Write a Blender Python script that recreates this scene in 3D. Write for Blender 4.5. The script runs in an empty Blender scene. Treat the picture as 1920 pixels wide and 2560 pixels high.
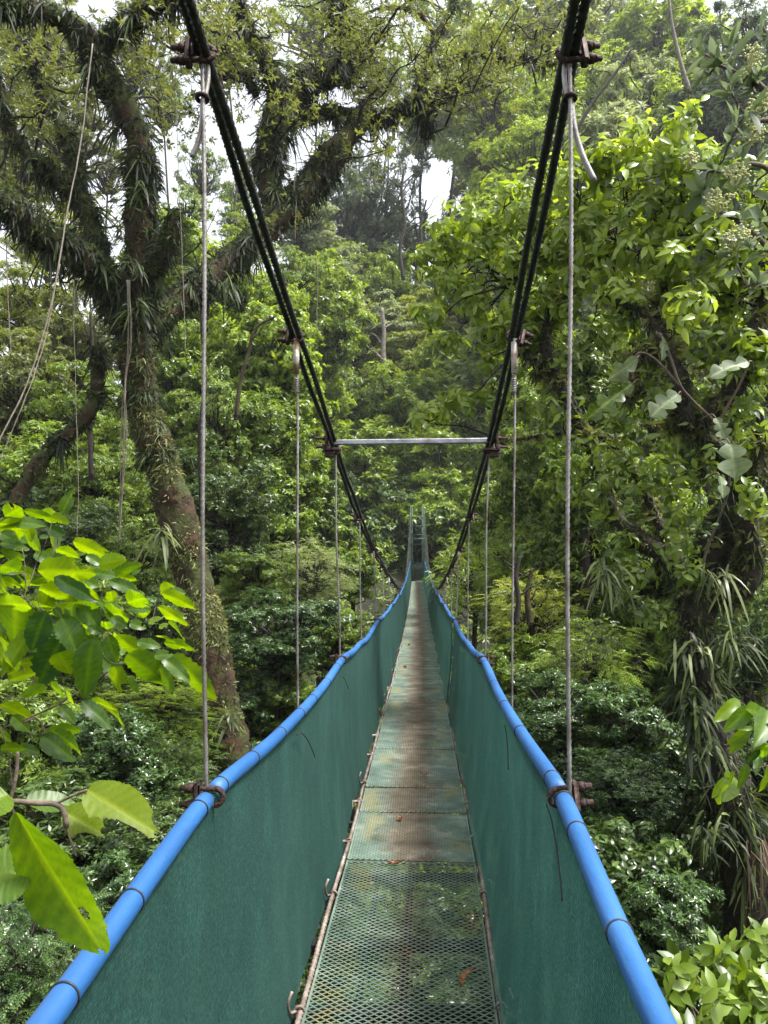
import bpy, math, random
import numpy as np
from mathutils import Vector, Matrix
R = np.random.default_rng(7)
random.seed(7)
scn = bpy.context.scene
col = scn.collection
F = 1924.0
PITCH = math.atan(100 / 1924)
CP, SP = math.cos(PITCH), math.sin(PITCH)

def at(px, py, Y):
    """point seen at photo pixel (px, py), at forward distance Y"""
    a = (px - 960) / F; b = -(py - 1280) / F
    d = np.array([a, CP - b * SP, SP + b * CP])
    return d * (Y / d[1])

def unit(v):
    v = np.asarray(v, float)
    return v / np.maximum(np.linalg.norm(v, axis=-1, keepdims=True), 1e-9)

# ---------------------------------------------------------------- mesh builder
class MB:
    def __init__(s):
        s.v = []; s.t = []; s.q = []; s.a = []; s.n = 0
    def add(s, v, tri=None, quad=None, var=0.5):
        v = np.asarray(v, float).reshape(-1, 3)
        if tri is not None and len(tri): s.t.append(np.asarray(tri, int).reshape(-1, 3) + s.n)
        if quad is not None and len(quad): s.q.append(np.asarray(quad, int).reshape(-1, 4) + s.n)
        s.v.append(v); s.a.append(np.broadcast_to(np.asarray(var, float), (len(v),)).copy())
        s.n += len(v)
    def mesh(s, name, mat=None, smooth=True):
        me = bpy.data.meshes.new(name)
        v = np.concatenate(s.v)
        t = np.concatenate(s.t) if s.t else np.zeros((0, 3), int)
        q = np.concatenate(s.q) if s.q else np.zeros((0, 4), int)
        nl = t.size + q.size
        me.vertices.add(len(v)); me.vertices.foreach_set('co', v.astype('f').ravel())
        me.loops.add(nl); me.loops.foreach_set('vertex_index', np.concatenate([t.ravel(), q.ravel()]).astype('i'))
        npoly = len(t) + len(q)
        me.polygons.add(npoly)
        st = np.concatenate([np.arange(len(t)) * 3, t.size + np.arange(len(q)) * 4])
        me.polygons.foreach_set('loop_start', st.astype('i'))
        me.polygons.foreach_set('use_smooth', np.full(npoly, smooth))
        at_ = me.attributes.new('tone', 'FLOAT', 'POINT')
        at_.data.foreach_set('value', np.concatenate(s.a).astype('f'))
        me.update(calc_edges=True)
        if mat: me.materials.append(mat)
        return me
    def build(s, name, mat, parent=None, smooth=True):
        return obj(name, s.mesh(name, mat, smooth), parent)

def obj(name, me, parent=None):
    o = bpy.data.objects.new(name, me); col.objects.link(o)
    if parent: o.parent = parent
    return o
def thing(name, label, cat, loc=(0, 0, 0), group=None):
    o = bpy.data.objects.new(name, None); col.objects.link(o)
    o.location = [float(c) for c in loc]; o.empty_display_size = .1
    return tag(o, label, cat, group)
def tag(o, label=None, cat=None, group=None, kind=None):
    if label: o['label'] = label
    if cat: o['category'] = cat
    if group: o['group'] = group
    if kind: o['kind'] = kind
    return o

def frames(p):
    p = np.asarray(p, float)
    t = unit(np.gradient(p, axis=0))
    ref = np.array([0, 0, 1.]) if abs(t[:, 2]).mean() < .8 else np.array([1., 0, 0])
    n = unit(np.cross(t, ref)); b = np.cross(t, n)
    return t, n, b

def tube(mb, p, r, sides=8, lobes=0, pitch=.15, depth=.12, rough=0, var=.5, cap=True):
    p = np.asarray(p, float); m = len(p)
    r = np.asarray(r, float)
    r = np.interp(np.linspace(0, 1, m), np.linspace(0, 1, len(r)), r) if r.ndim and len(r) != m else np.broadcast_to(r, (m,))
    t, n, b = frames(p)
    ph = np.arange(sides) * 2 * math.pi / sides
    s = np.concatenate([[0], np.cumsum(np.linalg.norm(np.diff(p, axis=0), axis=1))])
    A = ph[None, :] + (s[:, None] / pitch * 2 * math.pi if lobes else 0)
    rr = r[:, None] * np.ones((1, sides))
    if lobes: rr = rr * (1 + depth * np.cos(lobes * ph)[None, :])
    if rough: rr = rr * (1 + rough * R.standard_normal((m, sides)))
    v = p[:, None, :] + rr[..., None] * (np.cos(A)[..., None] * n[:, None, :] + np.sin(A)[..., None] * b[:, None, :])
    i = np.arange(m - 1)[:, None] * sides; j = np.arange(sides)[None, :]; k = (j + 1) % sides
    q = np.stack([i + j, i + k, i + sides + k, i + sides + j], -1).reshape(-1, 4)
    v = v.reshape(-1, 3); tri = []
    if cap:
        v = np.concatenate([v, p[:1], p[-1:]])
        tri = [[m * sides, (a + 1) % sides, a] for a in range(sides)] + [[m * sides + 1, (m - 1) * sides + a, (m - 1) * sides + (a + 1) % sides] for a in range(sides)]
    mb.add(v, tri, q, var)

def box(mb, c, h, M=None, var=.5, bev=0.0):
    """axis box, centre c, half sizes h, optional 3x3 rotation; bevelled edges when bev > 0"""
    hx, hy, hz = h
    if bev > 0:
        b = min(bev, hx * .45, hy * .45, hz * .45)
        pts = []
        for x in (-1, 1):
            for y in (-1, 1):
                for z in (-1, 1):
                    pts += [(x * hx, y * (hy - b), z * (hz - b)), (x * (hx - b), y * hy, z * (hz - b)), (x * (hx - b), y * (hy - b), z * hz)]
        P = np.array(pts)
        ix = lambda x, y, z, a: (((x > 0) * 4 + (y > 0) * 2 + (z > 0)) * 3 + a)
        q = []; tr = []
        S = (-1, 1)
        for s in S:
            q.append([ix(s, -1, -1, 0), ix(s, 1, -1, 0), ix(s, 1, 1, 0), ix(s, -1, 1, 0)])
            q.append([ix(-1, s, -1, 1), ix(1, s, -1, 1), ix(1, s, 1, 1), ix(-1, s, 1, 1)])
            q.append([ix(-1, -1, s, 2), ix(1, -1, s, 2), ix(1, 1, s, 2), ix(-1, 1, s, 2)])
            for s2 in S:
                q.append([ix(s, s2, -1, 0), ix(s, s2, 1, 0), ix(s, s2, 1, 1), ix(s, s2, -1, 1)])
                q.append([ix(s, -1, s2, 0), ix(s, 1, s2, 0), ix(s, 1, s2, 2), ix(s, -1, s2, 2)])
                q.append([ix(-1, s, s2, 1), ix(1, s, s2, 1), ix(1, s, s2, 2), ix(-1, s, s2, 2)])
                for s3 in S: tr.append([ix(s, s2, s3, 0), ix(s, s2, s3, 1), ix(s, s2, s3, 2)])
    else:
        P = np.array([(x * hx, y * hy, z * hz) for x in (-1, 1) for y in (-1, 1) for z in (-1, 1)])
        q = [[0, 1, 3, 2], [4, 6, 7, 5], [0, 4, 5, 1], [2, 3, 7, 6], [0, 2, 6, 4], [1, 5, 7, 3]]; tr = None
    if M is not None: P = P @ np.asarray(M).T
    mb.add(P + np.asarray(c), tr, q, var)

def ring(mb, c, axis, Rr, r, n=16, m=6, arc=2 * math.pi, a0=0, xdir=None):
    axis = unit(axis); x = unit(np.cross(axis, [0.3, .2, 1.]) if xdir is None else xdir); y = np.cross(axis, x)
    a = a0 + np.linspace(0, arc, n + 1)
    p = np.asarray(c) + Rr * (np.cos(a)[:, None] * x + np.sin(a)[:, None] * y)
    tube(mb, p, r, m, cap=arc < 6)

def spline(pts, n=40, k=None):
    """Catmull-Rom through control rows (any width)"""
    p = np.asarray(pts, float)
    if len(p) == 2:
        u = np.linspace(0, 1, n)[:, None]; return p[0] * (1 - u) + p[1] * u
    P = np.concatenate([[2 * p[0] - p[1]], p, [2 * p[-1] - p[-2]]])
    u = np.linspace(0, len(p) - 1 - 1e-6, n); i = u.astype(int); f = (u - i)[:, None]
    a, b, c, d = P[i], P[i + 1], P[i + 2], P[i + 3]
    return .5 * (2 * b + (c - a) * f + (2 * a - 5 * b + 4 * c - d) * f ** 2 + (3 * b - a - 3 * c + d) * f ** 3)

# ---------------------------------------------------------------- leaves
def leaves(mb, base, d, ref, L, W, var, res=1, droop=.3, fold=.25):
    base = np.asarray(base, float); N = len(base)
    d = unit(d); side = unit(np.cross(d, ref)); up = np.cross(side, d)
    L = np.broadcast_to(L, (N,)); W = np.broadcast_to(W, (N,)); var = np.broadcast_to(var, (N,)); droop = np.broadcast_to(droop, (N,))
    if res == 0:
        S = [(0, 0), (.45, -1), (1, 0), (.45, 1)]; tri = [[0, 3, 2], [0, 2, 1]]; quad = None
    elif res == 1:
        S = [(0, 0), (.42, -1), (.48, 0), (.42, 1), (1, 0)]; tri = [[0, 2, 1], [0, 3, 2], [1, 2, 4], [2, 3, 4]]; quad = None
    elif res == 2:
        S = [(0, 0), (.3, -.9), (.3, 0), (.3, .9), (.65, -.85), (.65, 0), (.65, .85), (1, 0)]
        tri = [[0, 2, 1], [0, 3, 2], [4, 5, 7], [5, 6, 7]]; quad = [[1, 2, 5, 4], [2, 3, 6, 5]]
    else:   # long strap
        S = [(0, -.5), (0, .5), (.3, -1), (.3, 1), (.6, -1), (.6, 1), (.85, -.7), (.85, .7), (1, 0)]
        tri = [[6, 7, 8]]; quad = [[0, 1, 3, 2], [2, 3, 5, 4], [4, 5, 7, 6]]
    S = np.array(S, float); k = len(S)
    s = S[:, 0][None, :, None]; w = S[:, 1][None, :, None]
    Lb = L[:, None, None]; Wb = W[:, None, None] * .5
    v = base[:, None, :] + d[:, None, :] * Lb * s + side[:, None, :] * Wb * w + up[:, None, :] * (np.abs(w) * Wb * fold)
    if res == 3:
        v[..., 2] -= (droop[:, None] * L[:, None]) * (S[:, 0][None, :] ** 2)
    else:
        v -= up[:, None, :] * (droop[:, None, None] * Lb * s ** 2)
    off = (np.arange(N) * k)[:, None, None]
    tr = (np.array(tri)[None] + off).reshape(-1, 3)
    qd = (np.array(quad)[None] + off).reshape(-1, 4) if quad else None
    mb.add(v.reshape(-1, 3), tr, qd, np.repeat(var, k))

def rosettes(mb, pts, axes, n, L, W, elev=.5, droop=.3, res=1, cvar=None, vr=.5, jit=.3):
    N = len(pts); axes = unit(axes)
    x = unit(np.cross(axes, R.standard_normal((N, 3)))); y = np.cross(axes, x)
    ph = (np.arange(n)[None, :] + R.random((N, n)) * .7) * 2 * math.pi / n
    e = elev + jit * R.standard_normal((N, n))
    rad = np.cos(ph)[..., None] * x[:, None, :] + np.sin(ph)[..., None] * y[:, None, :]
    d = rad * np.cos(e)[..., None] + axes[:, None, :] * np.sin(e)[..., None]
    Ls = L * (.65 + .6 * R.random((N, n)))
    b = pts[:, None, :] + axes[:, None, :] * (R.random((N, n, 1)) - .6) * L * .8
    cv = np.full(N, .5) if cvar is None else cvar
    v = np.clip(cv[:, None] + (R.random((N, n)) - .5) * vr, 0, 1)
    ref = axes[:, None, :] + .35 * R.standard_normal((N, n, 3))
    f = lambda a: a.reshape(-1, 3)
    leaves(mb, f(b), f(d), f(ref), Ls.ravel(), Ls.ravel() * (W / L), v.ravel(), res, droop)

def pinnates(mb, pts, axes, n, RL, L, W, res=1, cvar=None, vr=.4, droop=.5):
    N = len(pts); axes = unit(axes)
    up = np.broadcast_to(np.array([0, 0, 1.]), (N, 3)) + .3 * R.standard_normal((N, 3))
    side = unit(np.cross(axes, up)); nn = np.cross(side, axes)
    s = (np.arange(n) + .7) / n
    cv = np.full(N, .5) if cvar is None else cvar
    for sg in (-1, 1):
        p = pts[:, None, :] + axes[:, None, :] * (RL * s)[None, :, None] - np.array([0, 0, 1.]) * (droop * RL * s ** 2)[None, :, None]
        d = sg * side[:, None, :] + axes[:, None, :] * .55 - np.array([0, 0, .35]) + .12 * R.standard_normal((N, n, 3))
        ref = np.broadcast_to(nn[:, None, :], d.shape)
        Ls = np.broadcast_to((L * (1 - .45 * s))[None, :], (N, n)) * (.85 + .3 * R.random((N, n)))
        v = np.clip(cv[:, None] + (R.random((N, n)) - .5) * vr, 0, 1)
        leaves(mb, p.reshape(-1, 3), d.reshape(-1, 3), ref.reshape(-1, 3), Ls.ravel(), Ls.ravel() * (W / L), v.ravel(), res, .2)

def wiggle(a, b, n=6, amp=.1, sag=0):
    a = np.asarray(a, float); b = np.asarray(b, float); u = np.linspace(0, 1, n)[:, None]
    p = a * (1 - u) + b * u; ln = np.linalg.norm(b - a)
    p[1:-1] += amp * ln * R.standard_normal((n - 2, 3)) * .35
    p[:, 2] -= sag * ln * (u * (1 - u) * 4)[:, 0]
    return p

# ---------------------------------------------------------------- materials
def nodes(name):
    m = bpy.data.materials.new(name); m.use_nodes = True
    nt = m.node_tree; nt.nodes.clear()
    return m, nt, nt.nodes, nt.links
def N_(nt, t, **kw):
    n = nt.nodes.new('ShaderNode' + t)
    for k, v in kw.items():
        if k == 'inp':
            for kk, vv in v.items(): n.inputs[kk].default_value = vv
        else: setattr(n, k, v)
    return n
def ramp(nt, stops):
    r = nt.nodes.new('ShaderNodeValToRGB'); e = r.color_ramp.elements
    e[0].position = stops[0][0]; e[0].color = (*stops[0][1], 1)
    e[1].position = stops[-1][0]; e[1].color = (*stops[-1][1], 1)
    for p, c in stops[1:-1]:
        x = e.new(p); x.color = (*c, 1)
    return r
def leafmat(name, dark, mid, light, rough=.4, trans=.3, tc=1.9, under=.0, spec=.5):
    m, nt, ns, L = nodes(name)
    a = N_(nt, 'Attribute', attribute_name='tone')
    r = ramp(nt, [(0, dark), (.5, mid), (1, light)])
    L.new(a.outputs['Fac'], r.inputs[0])
    g = N_(nt, 'NewGeometry')
    mx = N_(nt, 'MixRGB', inp={2: (mid[0] * 1.3 + .03, mid[1] * 1.2 + .03, mid[2] * 1.2 + .03, 1)})
    mu = N_(nt, 'Math', operation='MULTIPLY', inp={1: .35 + under})
    L.new(g.outputs['Backfacing'], mu.inputs[0]); L.new(mu.outputs[0], mx.inputs[0]); L.new(r.outputs[0], mx.inputs[1])
    sp = N_(nt, 'Attribute', attribute_name='spot')
    mb_ = N_(nt, 'MixRGB', inp={2: (.09, .035, .012, 1)})
    mr = N_(nt, 'MapRange', inp={1: 1.25, 2: 1.9}); L.new(a.outputs['Fac'], mr.inputs[0])
    sx_ = N_(nt, 'Math', operation='MAXIMUM'); L.new(sp.outputs['Fac'], sx_.inputs[0]); L.new(mr.outputs[0], sx_.inputs[1])
    L.new(sx_.outputs[0], mb_.inputs[0]); L.new(mx.outputs[0], mb_.inputs[1])
    p = N_(nt, 'BsdfPrincipled', inp={'Roughness': rough, 'Specular IOR Level': spec})
    L.new(mb_.outputs[0], p.inputs['Base Color'])
    t = N_(nt, 'BsdfTranslucent')
    hs = N_(nt, 'HueSaturation', inp={'Hue': .485, 'Saturation': 1.12, 'Value': tc})
    L.new(mb_.outputs[0], hs.inputs['Color']); L.new(hs.outputs[0], t.inputs[0])
    ms = N_(nt, 'MixShader', inp={0: trans}); L.new(p.outputs[0], ms.inputs[1]); L.new(t.outputs[0], ms.inputs[2])
    o = N_(nt, 'OutputMaterial'); L.new(ms.outputs[0], o.inputs[0])
    return m
def solid(name, stops, scale=8, rough=.6, metal=0, bump=.2, bscale=40, detail=6, stretch=None, moss=None, coord='Object'):
    m, nt, ns, L = nodes(name)
    tc = N_(nt, 'TexCoord'); src = tc.outputs[coord]
    if stretch:
        mp = N_(nt, 'Mapping', inp={'Scale': stretch}); L.new(src, mp.inputs[0]); src = mp.outputs[0]
    no = N_(nt, 'TexNoise', inp={'Scale': scale, 'Detail': detail, 'Roughness': .65}); L.new(src, no.inputs['Vector'])
    r = ramp(nt, stops); L.new(no.outputs['Fac'], r.inputs[0]); c = r.outputs[0]
    if moss:
        g = N_(nt, 'NewGeometry'); sx = N_(nt, 'SeparateXYZ'); L.new(g.outputs['Normal'], sx.inputs[0])
        n2 = N_(nt, 'TexNoise', inp={'Scale': moss[3], 'Detail': 5.}); L.new(tc.outputs[coord], n2.inputs['Vector'])
        ad = N_(nt, 'Math', operation='MULTIPLY_ADD', inp={1: moss[5]}); L.new(sx.outputs[2], ad.inputs[0]); L.new(n2.outputs['Fac'], ad.inputs[2])
        rr = ramp(nt, [(moss[4], (0, 0, 0)), (moss[4] + .12, (1, 1, 1))]); L.new(ad.outputs[0], rr.inputs[0])
        mx = N_(nt, 'MixRGB', inp={2: (*moss[:3], 1)}); L.new(rr.outputs[0], mx.inputs[0]); L.new(c, mx.inputs[1]); c = mx.outputs[0]
    p = N_(nt, 'BsdfPrincipled', inp={'Roughness': rough, 'Metallic': metal}); L.new(c, p.inputs['Base Color'])
    if bump:
        nb = N_(nt, 'TexNoise', inp={'Scale': bscale, 'Detail': 6.}); L.new(src, nb.inputs['Vector'])
        b = N_(nt, 'Bump', inp={'Strength': bump, 'Distance': .02}); L.new(nb.outputs['Fac'], b.inputs['Height']); L.new(b.outputs[0], p.inputs['Normal'])
    o = N_(nt, 'OutputMaterial'); L.new(p.outputs[0], o.inputs[0])
    return m
M = {}
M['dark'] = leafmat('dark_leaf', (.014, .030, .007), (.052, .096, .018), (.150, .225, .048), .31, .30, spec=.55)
M['mid'] = leafmat('green_leaf', (.024, .048, .007), (.120, .190, .024), (.270, .365, .060), .32, .36, spec=.5)
M['bright'] = leafmat('bright_leaf', (.044, .080, .010), (.175, .255, .030), (.330, .420, .072), .32, .40, spec=.5)
M['yellow'] = leafmat('yellow_green_leaf', (.090, .120, .018), (.215, .270, .040), (.350, .390, .085), .40, .42)
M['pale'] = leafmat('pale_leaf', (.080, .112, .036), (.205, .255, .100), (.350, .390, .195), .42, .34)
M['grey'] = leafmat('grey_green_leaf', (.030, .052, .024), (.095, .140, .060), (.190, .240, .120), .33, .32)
M['glossy'] = leafmat('glossy_leaf', (.014, .034, .009), (.052, .102, .026), (.135, .215, .058), .24, .26, spec=.6)
M['olive'] = leafmat('olive_leaf', (.030, .040, .009), (.090, .115, .022), (.190, .215, .055), .42, .42)
M['epi'] = leafmat('epiphyte_leaf', (.007, .011, .004), (.020, .034, .008), (.100, .135, .034), .5, .28, spec=.25)
M['epipale'] = leafmat('pale_strap_leaf', (.018, .028, .007), (.060, .084, .020), (.200, .235, .075), .42, .32)
M['dead'] = leafmat('dead_leaf', (.030, .019, .010), (.072, .043, .021), (.15, .095, .05), .6, .2)
M['deckleaf'] = leafmat('fresh_dead_leaf', (.07, .028, .010), (.22, .085, .028), (.36, .17, .07), .5, .2)
M['fg'] = leafmat('broad_bright_leaf', (.024, .066, .018), (.095, .180, .012), (.190, .285, .020), .36, .58, tc=1.85, under=-.33)
M['fgyellow'] = leafmat('yellowing_broad_leaf', (.075, .120, .005), (.150, .215, .006), (.240, .290, .012), .48, .5, tc=1.5, under=-.33, spec=.3)
M['moss'] = leafmat('trunk_moss', (.034, .038, .008), (.100, .112, .022), (.270, .290, .095), .6, .3)
M['felt'] = leafmat('felted_grey_leaf', (.08, .11, .05), (.15, .20, .09), (.27, .32, .16), .5, .3)
M['flower'] = solid('flower_bud', [(.3, (.34, .36, .12)), (.7, (.62, .62, .30))], 60, .6, 0, 0)
M['bark'] = solid('mossy_bark', [(.3, (.008, .006, .005)), (.55, (.024, .017, .012)), (.75, (.055, .040, .028))], 5, .9, 0, .8, 22, moss=(.030, .036, .009, 3.5, .62, .22))
M['redbark'] = solid('rusty_mossy_bark', [(.3, (.008, .005, .002)), (.52, (.036, .017, .006)), (.75, (.085, .046, .018))], 7, .95, 0, 1., 26, moss=(.034, .042, .007, 3.6, .44, .15))
M['twig'] = solid('twig_bark', [(.3, (.05, .035, .025)), (.7, (.16, .12, .09))], 20, .8, 0, .3, 60)
M['palebark'] = solid('pale_bark', [(.3, (.07, .06, .05)), (.7, (.26, .23, .19))], 6, .85, 0, .5, 20)
M['vine'] = solid('pale_vine', [(.3, (.09, .075, .05)), (.7, (.24, .21, .16))], 12, .8, 0, .2, 50)
# ================================================================ THE BRIDGE
M['cable'] = solid('mossy_wire_rope', [(.3, (.010, .011, .009)), (.55, (.028, .030, .024)), (.75, (.080, .080, .066))], 25, .65, .3, .3, 120, moss=(.028, .038, .012, 14, .60, .25))
M['rope'] = solid('galvanised_wire_rope', [(.32, (.085, .050, .038)), (.48, (.22, .205, .19)), (.7, (.38, .365, .35))], 9, .45, .55, .15, 200)
M['edge'] = solid('weathered_wire_rope', [(.3, (.10, .06, .045)), (.5, (.26, .21, .18)), (.72, (.46, .41, .37))], 7, .6, .3, .2, 150)
M['rust'] = solid('rusty_iron', [(.3, (.016, .009, .008)), (.55, (.045, .024, .019)), (.75, (.12, .068, .050))], 30, .7, .4, .4, 90)
M['galv'] = solid('galvanised_bar', [(.3, (.14, .12, .12)), (.5, (.27, .27, .30)), (.72, (.42, .42, .46))], 12, .38, .75, .1, 60)
M['sleeve'] = solid('peeling_sleeve', [(.38, (.18, .10, .06)), (.5, (.45, .40, .34)), (.7, (.66, .62, .56))], 14, .7, .1, .2, 70)
M['black'] = solid('black_plastic', [(.3, (.008, .008, .008)), (.7, (.02, .02, .022))], 40, .5, 0, 0)
M['steel'] = solid('dark_steel', [(.3, (.008, .010, .009)), (.7, (.035, .030, .024))], 12, .7, .4, .2)
M['towerpaint'] = solid('green_tower_paint', [(.3, (.020, .045, .035)), (.6, (.045, .085, .068)), (.78, (.10, .13, .11))], 5, .55, .2, .15)
M['blue'] = solid('blue_plastic_pipe', [(.25, (.010, .058, .17)), (.5, (.015, .092, .265)), (.75, (.034, .130, .34))], 5, .55, 0, .10, 90, stretch=(1, .35, 1), moss=(.018, .066, .15, 18, .66, .0))

def deckmat(lo=.10, hi=.36, k=1.0):
    m, nt, ns, L = nodes('green_painted_mesh_steel')
    tc = N_(nt, 'TexCoord'); g = N_(nt, 'NewGeometry')
    sx = N_(nt, 'SeparateXYZ'); L.new(tc.outputs['Object'], sx.inputs[0])
    n1 = N_(nt, 'TexNoise', inp={'Scale': 3.4, 'Detail': 9., 'Roughness': .75}); L.new(g.outputs['Position'], n1.inputs['Vector'])
    ab = N_(nt, 'Math', operation='ABSOLUTE'); L.new(sx.outputs[0], ab.inputs[0])
    ma = N_(nt, 'Math', operation='MULTIPLY_ADD', inp={1: -1.5}); L.new(ab.outputs[0], ma.inputs[0]); L.new(n1.outputs['Fac'], ma.inputs[2])
    r1 = ramp(nt, [(lo, (0, 0, 0)), (hi, (1, 1, 1))]); L.new(ma.outputs[0], r1.inputs[0])
    n2 = N_(nt, 'TexNoise', inp={'Scale': 5., 'Detail': 5., 'Roughness': .7}); L.new(g.outputs['Position'], n2.inputs['Vector'])
    gr = ramp(nt, [(.3, (.055, .088, .070)), (.55, (.120, .165, .135)), (.75, (.25, .29, .25))]); L.new(n2.outputs['Fac'], gr.inputs[0])
    br = ramp(nt, [(.3, (.058, .047, .034)), (.55, (.125, .104, .076)), (.75, (.225, .20, .16))]); L.new(n2.outputs['Fac'], br.inputs[0])
    mx = N_(nt, 'MixRGB'); L.new(r1.outputs[0], mx.inputs[0]); L.new(gr.outputs[0], mx.inputs[1]); L.new(br.outputs[0], mx.inputs[2])
    r2 = ramp(nt, [(.04, (0, 0, 0)), (.13, (1, 1, 1)), (.18, (1, 1, 1)), (.24, (0, 0, 0))]); L.new(ma.outputs[0], r2.inputs[0])
    n3 = N_(nt, 'TexNoise', inp={'Scale': 1.7, 'Detail': 3.}); L.new(g.outputs['Position'], n3.inputs['Vector'])
    r3 = ramp(nt, [(.46, (0, 0, 0)), (.60, (.7, .7, .7))]); L.new(n3.outputs['Fac'], r3.inputs[0])
    mm = N_(nt, 'Math', operation='MULTIPLY'); L.new(r2.outputs[0], mm.inputs[0]); L.new(r3.outputs[0], mm.inputs[1])
    m2 = N_(nt, 'MixRGB', inp={2: (.20, .18, .085, 1)}); L.new(mm.outputs[0], m2.inputs[0]); L.new(mx.outputs[0], m2.inputs[1])
    p = N_(nt, 'BsdfPrincipled', inp={'Roughness': .40, 'Metallic': .2}); vv = N_(nt, 'HueSaturation', inp={'Value': k}); L.new(m2.outputs[0], vv.inputs['Color']); L.new(vv.outputs[0], p.inputs['Base Color'])
    o = N_(nt, 'OutputMaterial'); L.new(p.outputs[0], o.inputs[0]); return m
M['deck'] = deckmat(.16, .40, 1.75); M['decknear'] = deckmat(.32, .66, 1.35)

def netmat():
    m, nt, ns, L = nodes('green_shade_cloth')
    g = N_(nt, 'NewGeometry')
    mp = N_(nt, 'Mapping', inp={'Scale': (3.5, 3.5, 2.2)}); L.new(g.outputs['Position'], mp.inputs[0])
    n1 = N_(nt, 'TexNoise', inp={'Scale': 1.2, 'Detail': 7., 'Roughness': .7}); L.new(mp.outputs[0], n1.inputs['Vector'])
    r = ramp(nt, [(.25, (.012, .044, .038)), (.5, (.018, .062, .052)), (.75, (.029, .090, .076))]); L.new(n1.outputs['Fac'], r.inputs[0])
    n2 = N_(nt, 'TexNoise', inp={'Scale': 120., 'Detail': 4., 'Roughness': .8}); L.new(g.outputs['Position'], n2.inputs['Vector'])
    r2 = ramp(nt, [(.36, (.55, .58, .6)), (.52, (1, 1, 1)), (.68, (1.9, 1.8, 1.7))]); L.new(n2.outputs['Fac'], r2.inputs[0])
    mx = N_(nt, 'MixRGB', blend_type='MULTIPLY', inp={0: 1.}); L.new(r.outputs[0], mx.inputs[1]); L.new(r2.outputs[0], mx.inputs[2])
    # moss film low on the cloth
    p = N_(nt, 'BsdfPrincipled', inp={'Roughness': .75, 'Specular IOR Level': .12, 'Sheen Weight': .05, 'Sheen Roughness': .35, 'Sheen Tint': (.6, .95, .85, 1)}); L.new(mx.outputs[0], p.inputs['Base Color'])
    w = N_(nt, 'TexWave', wave_type='BANDS', bands_direction='Z', inp={'Scale': 42., 'Distortion': 1.2, 'Detail': 2.}); L.new(g.outputs['Position'], w.inputs['Vector'])
    wr = ramp(nt, [(.2, (.72, .74, .76)), (.8, (1.2, 1.18, 1.15))]); L.new(w.outputs['Fac'], wr.inputs[0])
    mw = N_(nt, 'MixRGB', blend_type='MULTIPLY', inp={0: 1.}); L.new(mx.outputs[0], mw.inputs[1]); L.new(wr.outputs[0], mw.inputs[2]); L.new(mw.outputs[0], p.inputs['Base Color'])
    mp2 = N_(nt, 'Mapping', inp={'Scale': (5, 2.2, 1.)}); L.new(g.outputs['Position'], mp2.inputs[0])
    n4 = N_(nt, 'TexNoise', inp={'Scale': 2., 'Detail': 3.}); L.new(mp2.outputs[0], n4.inputs['Vector'])
    b1 = N_(nt, 'Bump', inp={'Strength': .25, 'Distance': .003}); L.new(w.outputs['Fac'], b1.inputs['Height'])
    b2 = N_(nt, 'Bump', inp={'Strength': .12, 'Distance': .03}); L.new(n4.outputs['Fac'], b2.inputs['Height']); L.new(b1.outputs[0], b2.inputs['Normal'])
    L.new(b2.outputs[0], p.inputs['Normal'])
    t = N_(nt, 'BsdfTranslucent'); hs = N_(nt, 'HueSaturation', inp={'Value': 1.7}); L.new(mx.outputs[0], hs.inputs['Color']); L.new(hs.outputs[0], t.inputs[0])
    ms = N_(nt, 'MixShader', inp={0: .3}); L.new(p.outputs[0], ms.inputs[1]); L.new(t.outputs[0], ms.inputs[2])
    tr = N_(nt, 'BsdfTransparent'); m3 = N_(nt, 'MixShader', inp={0: .035}); L.new(ms.outputs[0], m3.inputs[1]); L.new(tr.outputs[0], m3.inputs[2])
    o = N_(nt, 'OutputMaterial'); L.new(m3.outputs[0], o.inputs[0]); return m
M['net'] = netmat()

_g = np.arange(-3, 50, .05)
def unp(D, z):
    yc = (1280 - (1380 - z / D * F)) / F * D
    return D * CP - yc * SP, D * SP + yc * CP
def curve(tab, win=.5, conv=True):
    t = np.array([unp(*r_) if conv else r_ for r_ in tab]); y = np.interp(_g, t[:, 0], t[:, 1])
    # continue the end slopes, then smooth lightly so the line has no corners
    lo = _g < t[0, 0]; y[lo] = t[0, 1] + (t[1, 1] - t[0, 1]) / (t[1, 0] - t[0, 0]) * (_g[lo] - t[0, 0])
    hi = _g > t[-1, 0]; y[hi] = t[-1, 1] + (t[-1, 1] - t[-2, 1]) / (t[-1, 0] - t[-2, 0]) * (_g[hi] - t[-1, 0])
    k = max(1, int(win / .05)); ker = np.hanning(2 * k + 3); ker /= ker.sum()
    ys = np.convolve(np.pad(y, k + 1, mode='reflect', reflect_type='odd'), ker, 'valid')
    return lambda q: np.interp(q, _g, ys)
CX = curve([(.3, -.075), (1.0, -.054), (1.9, .008), (2.56, .046), (3.93, .135), (7.1, .285), (11.2, .49), (17, .76), (28, 1.25), (38, 1.66), (47.4, 2.06)], 1.2, False)
DZ = curve([(1, -1.565), (2.56, -1.57), (3.93, -1.576), (7, -1.655), (11.2, -1.775), (17, -1.87), (22, -1.93), (28, -1.95), (36, -1.90), (42, -1.84), (47.4, -1.80)], 1.5)
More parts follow.
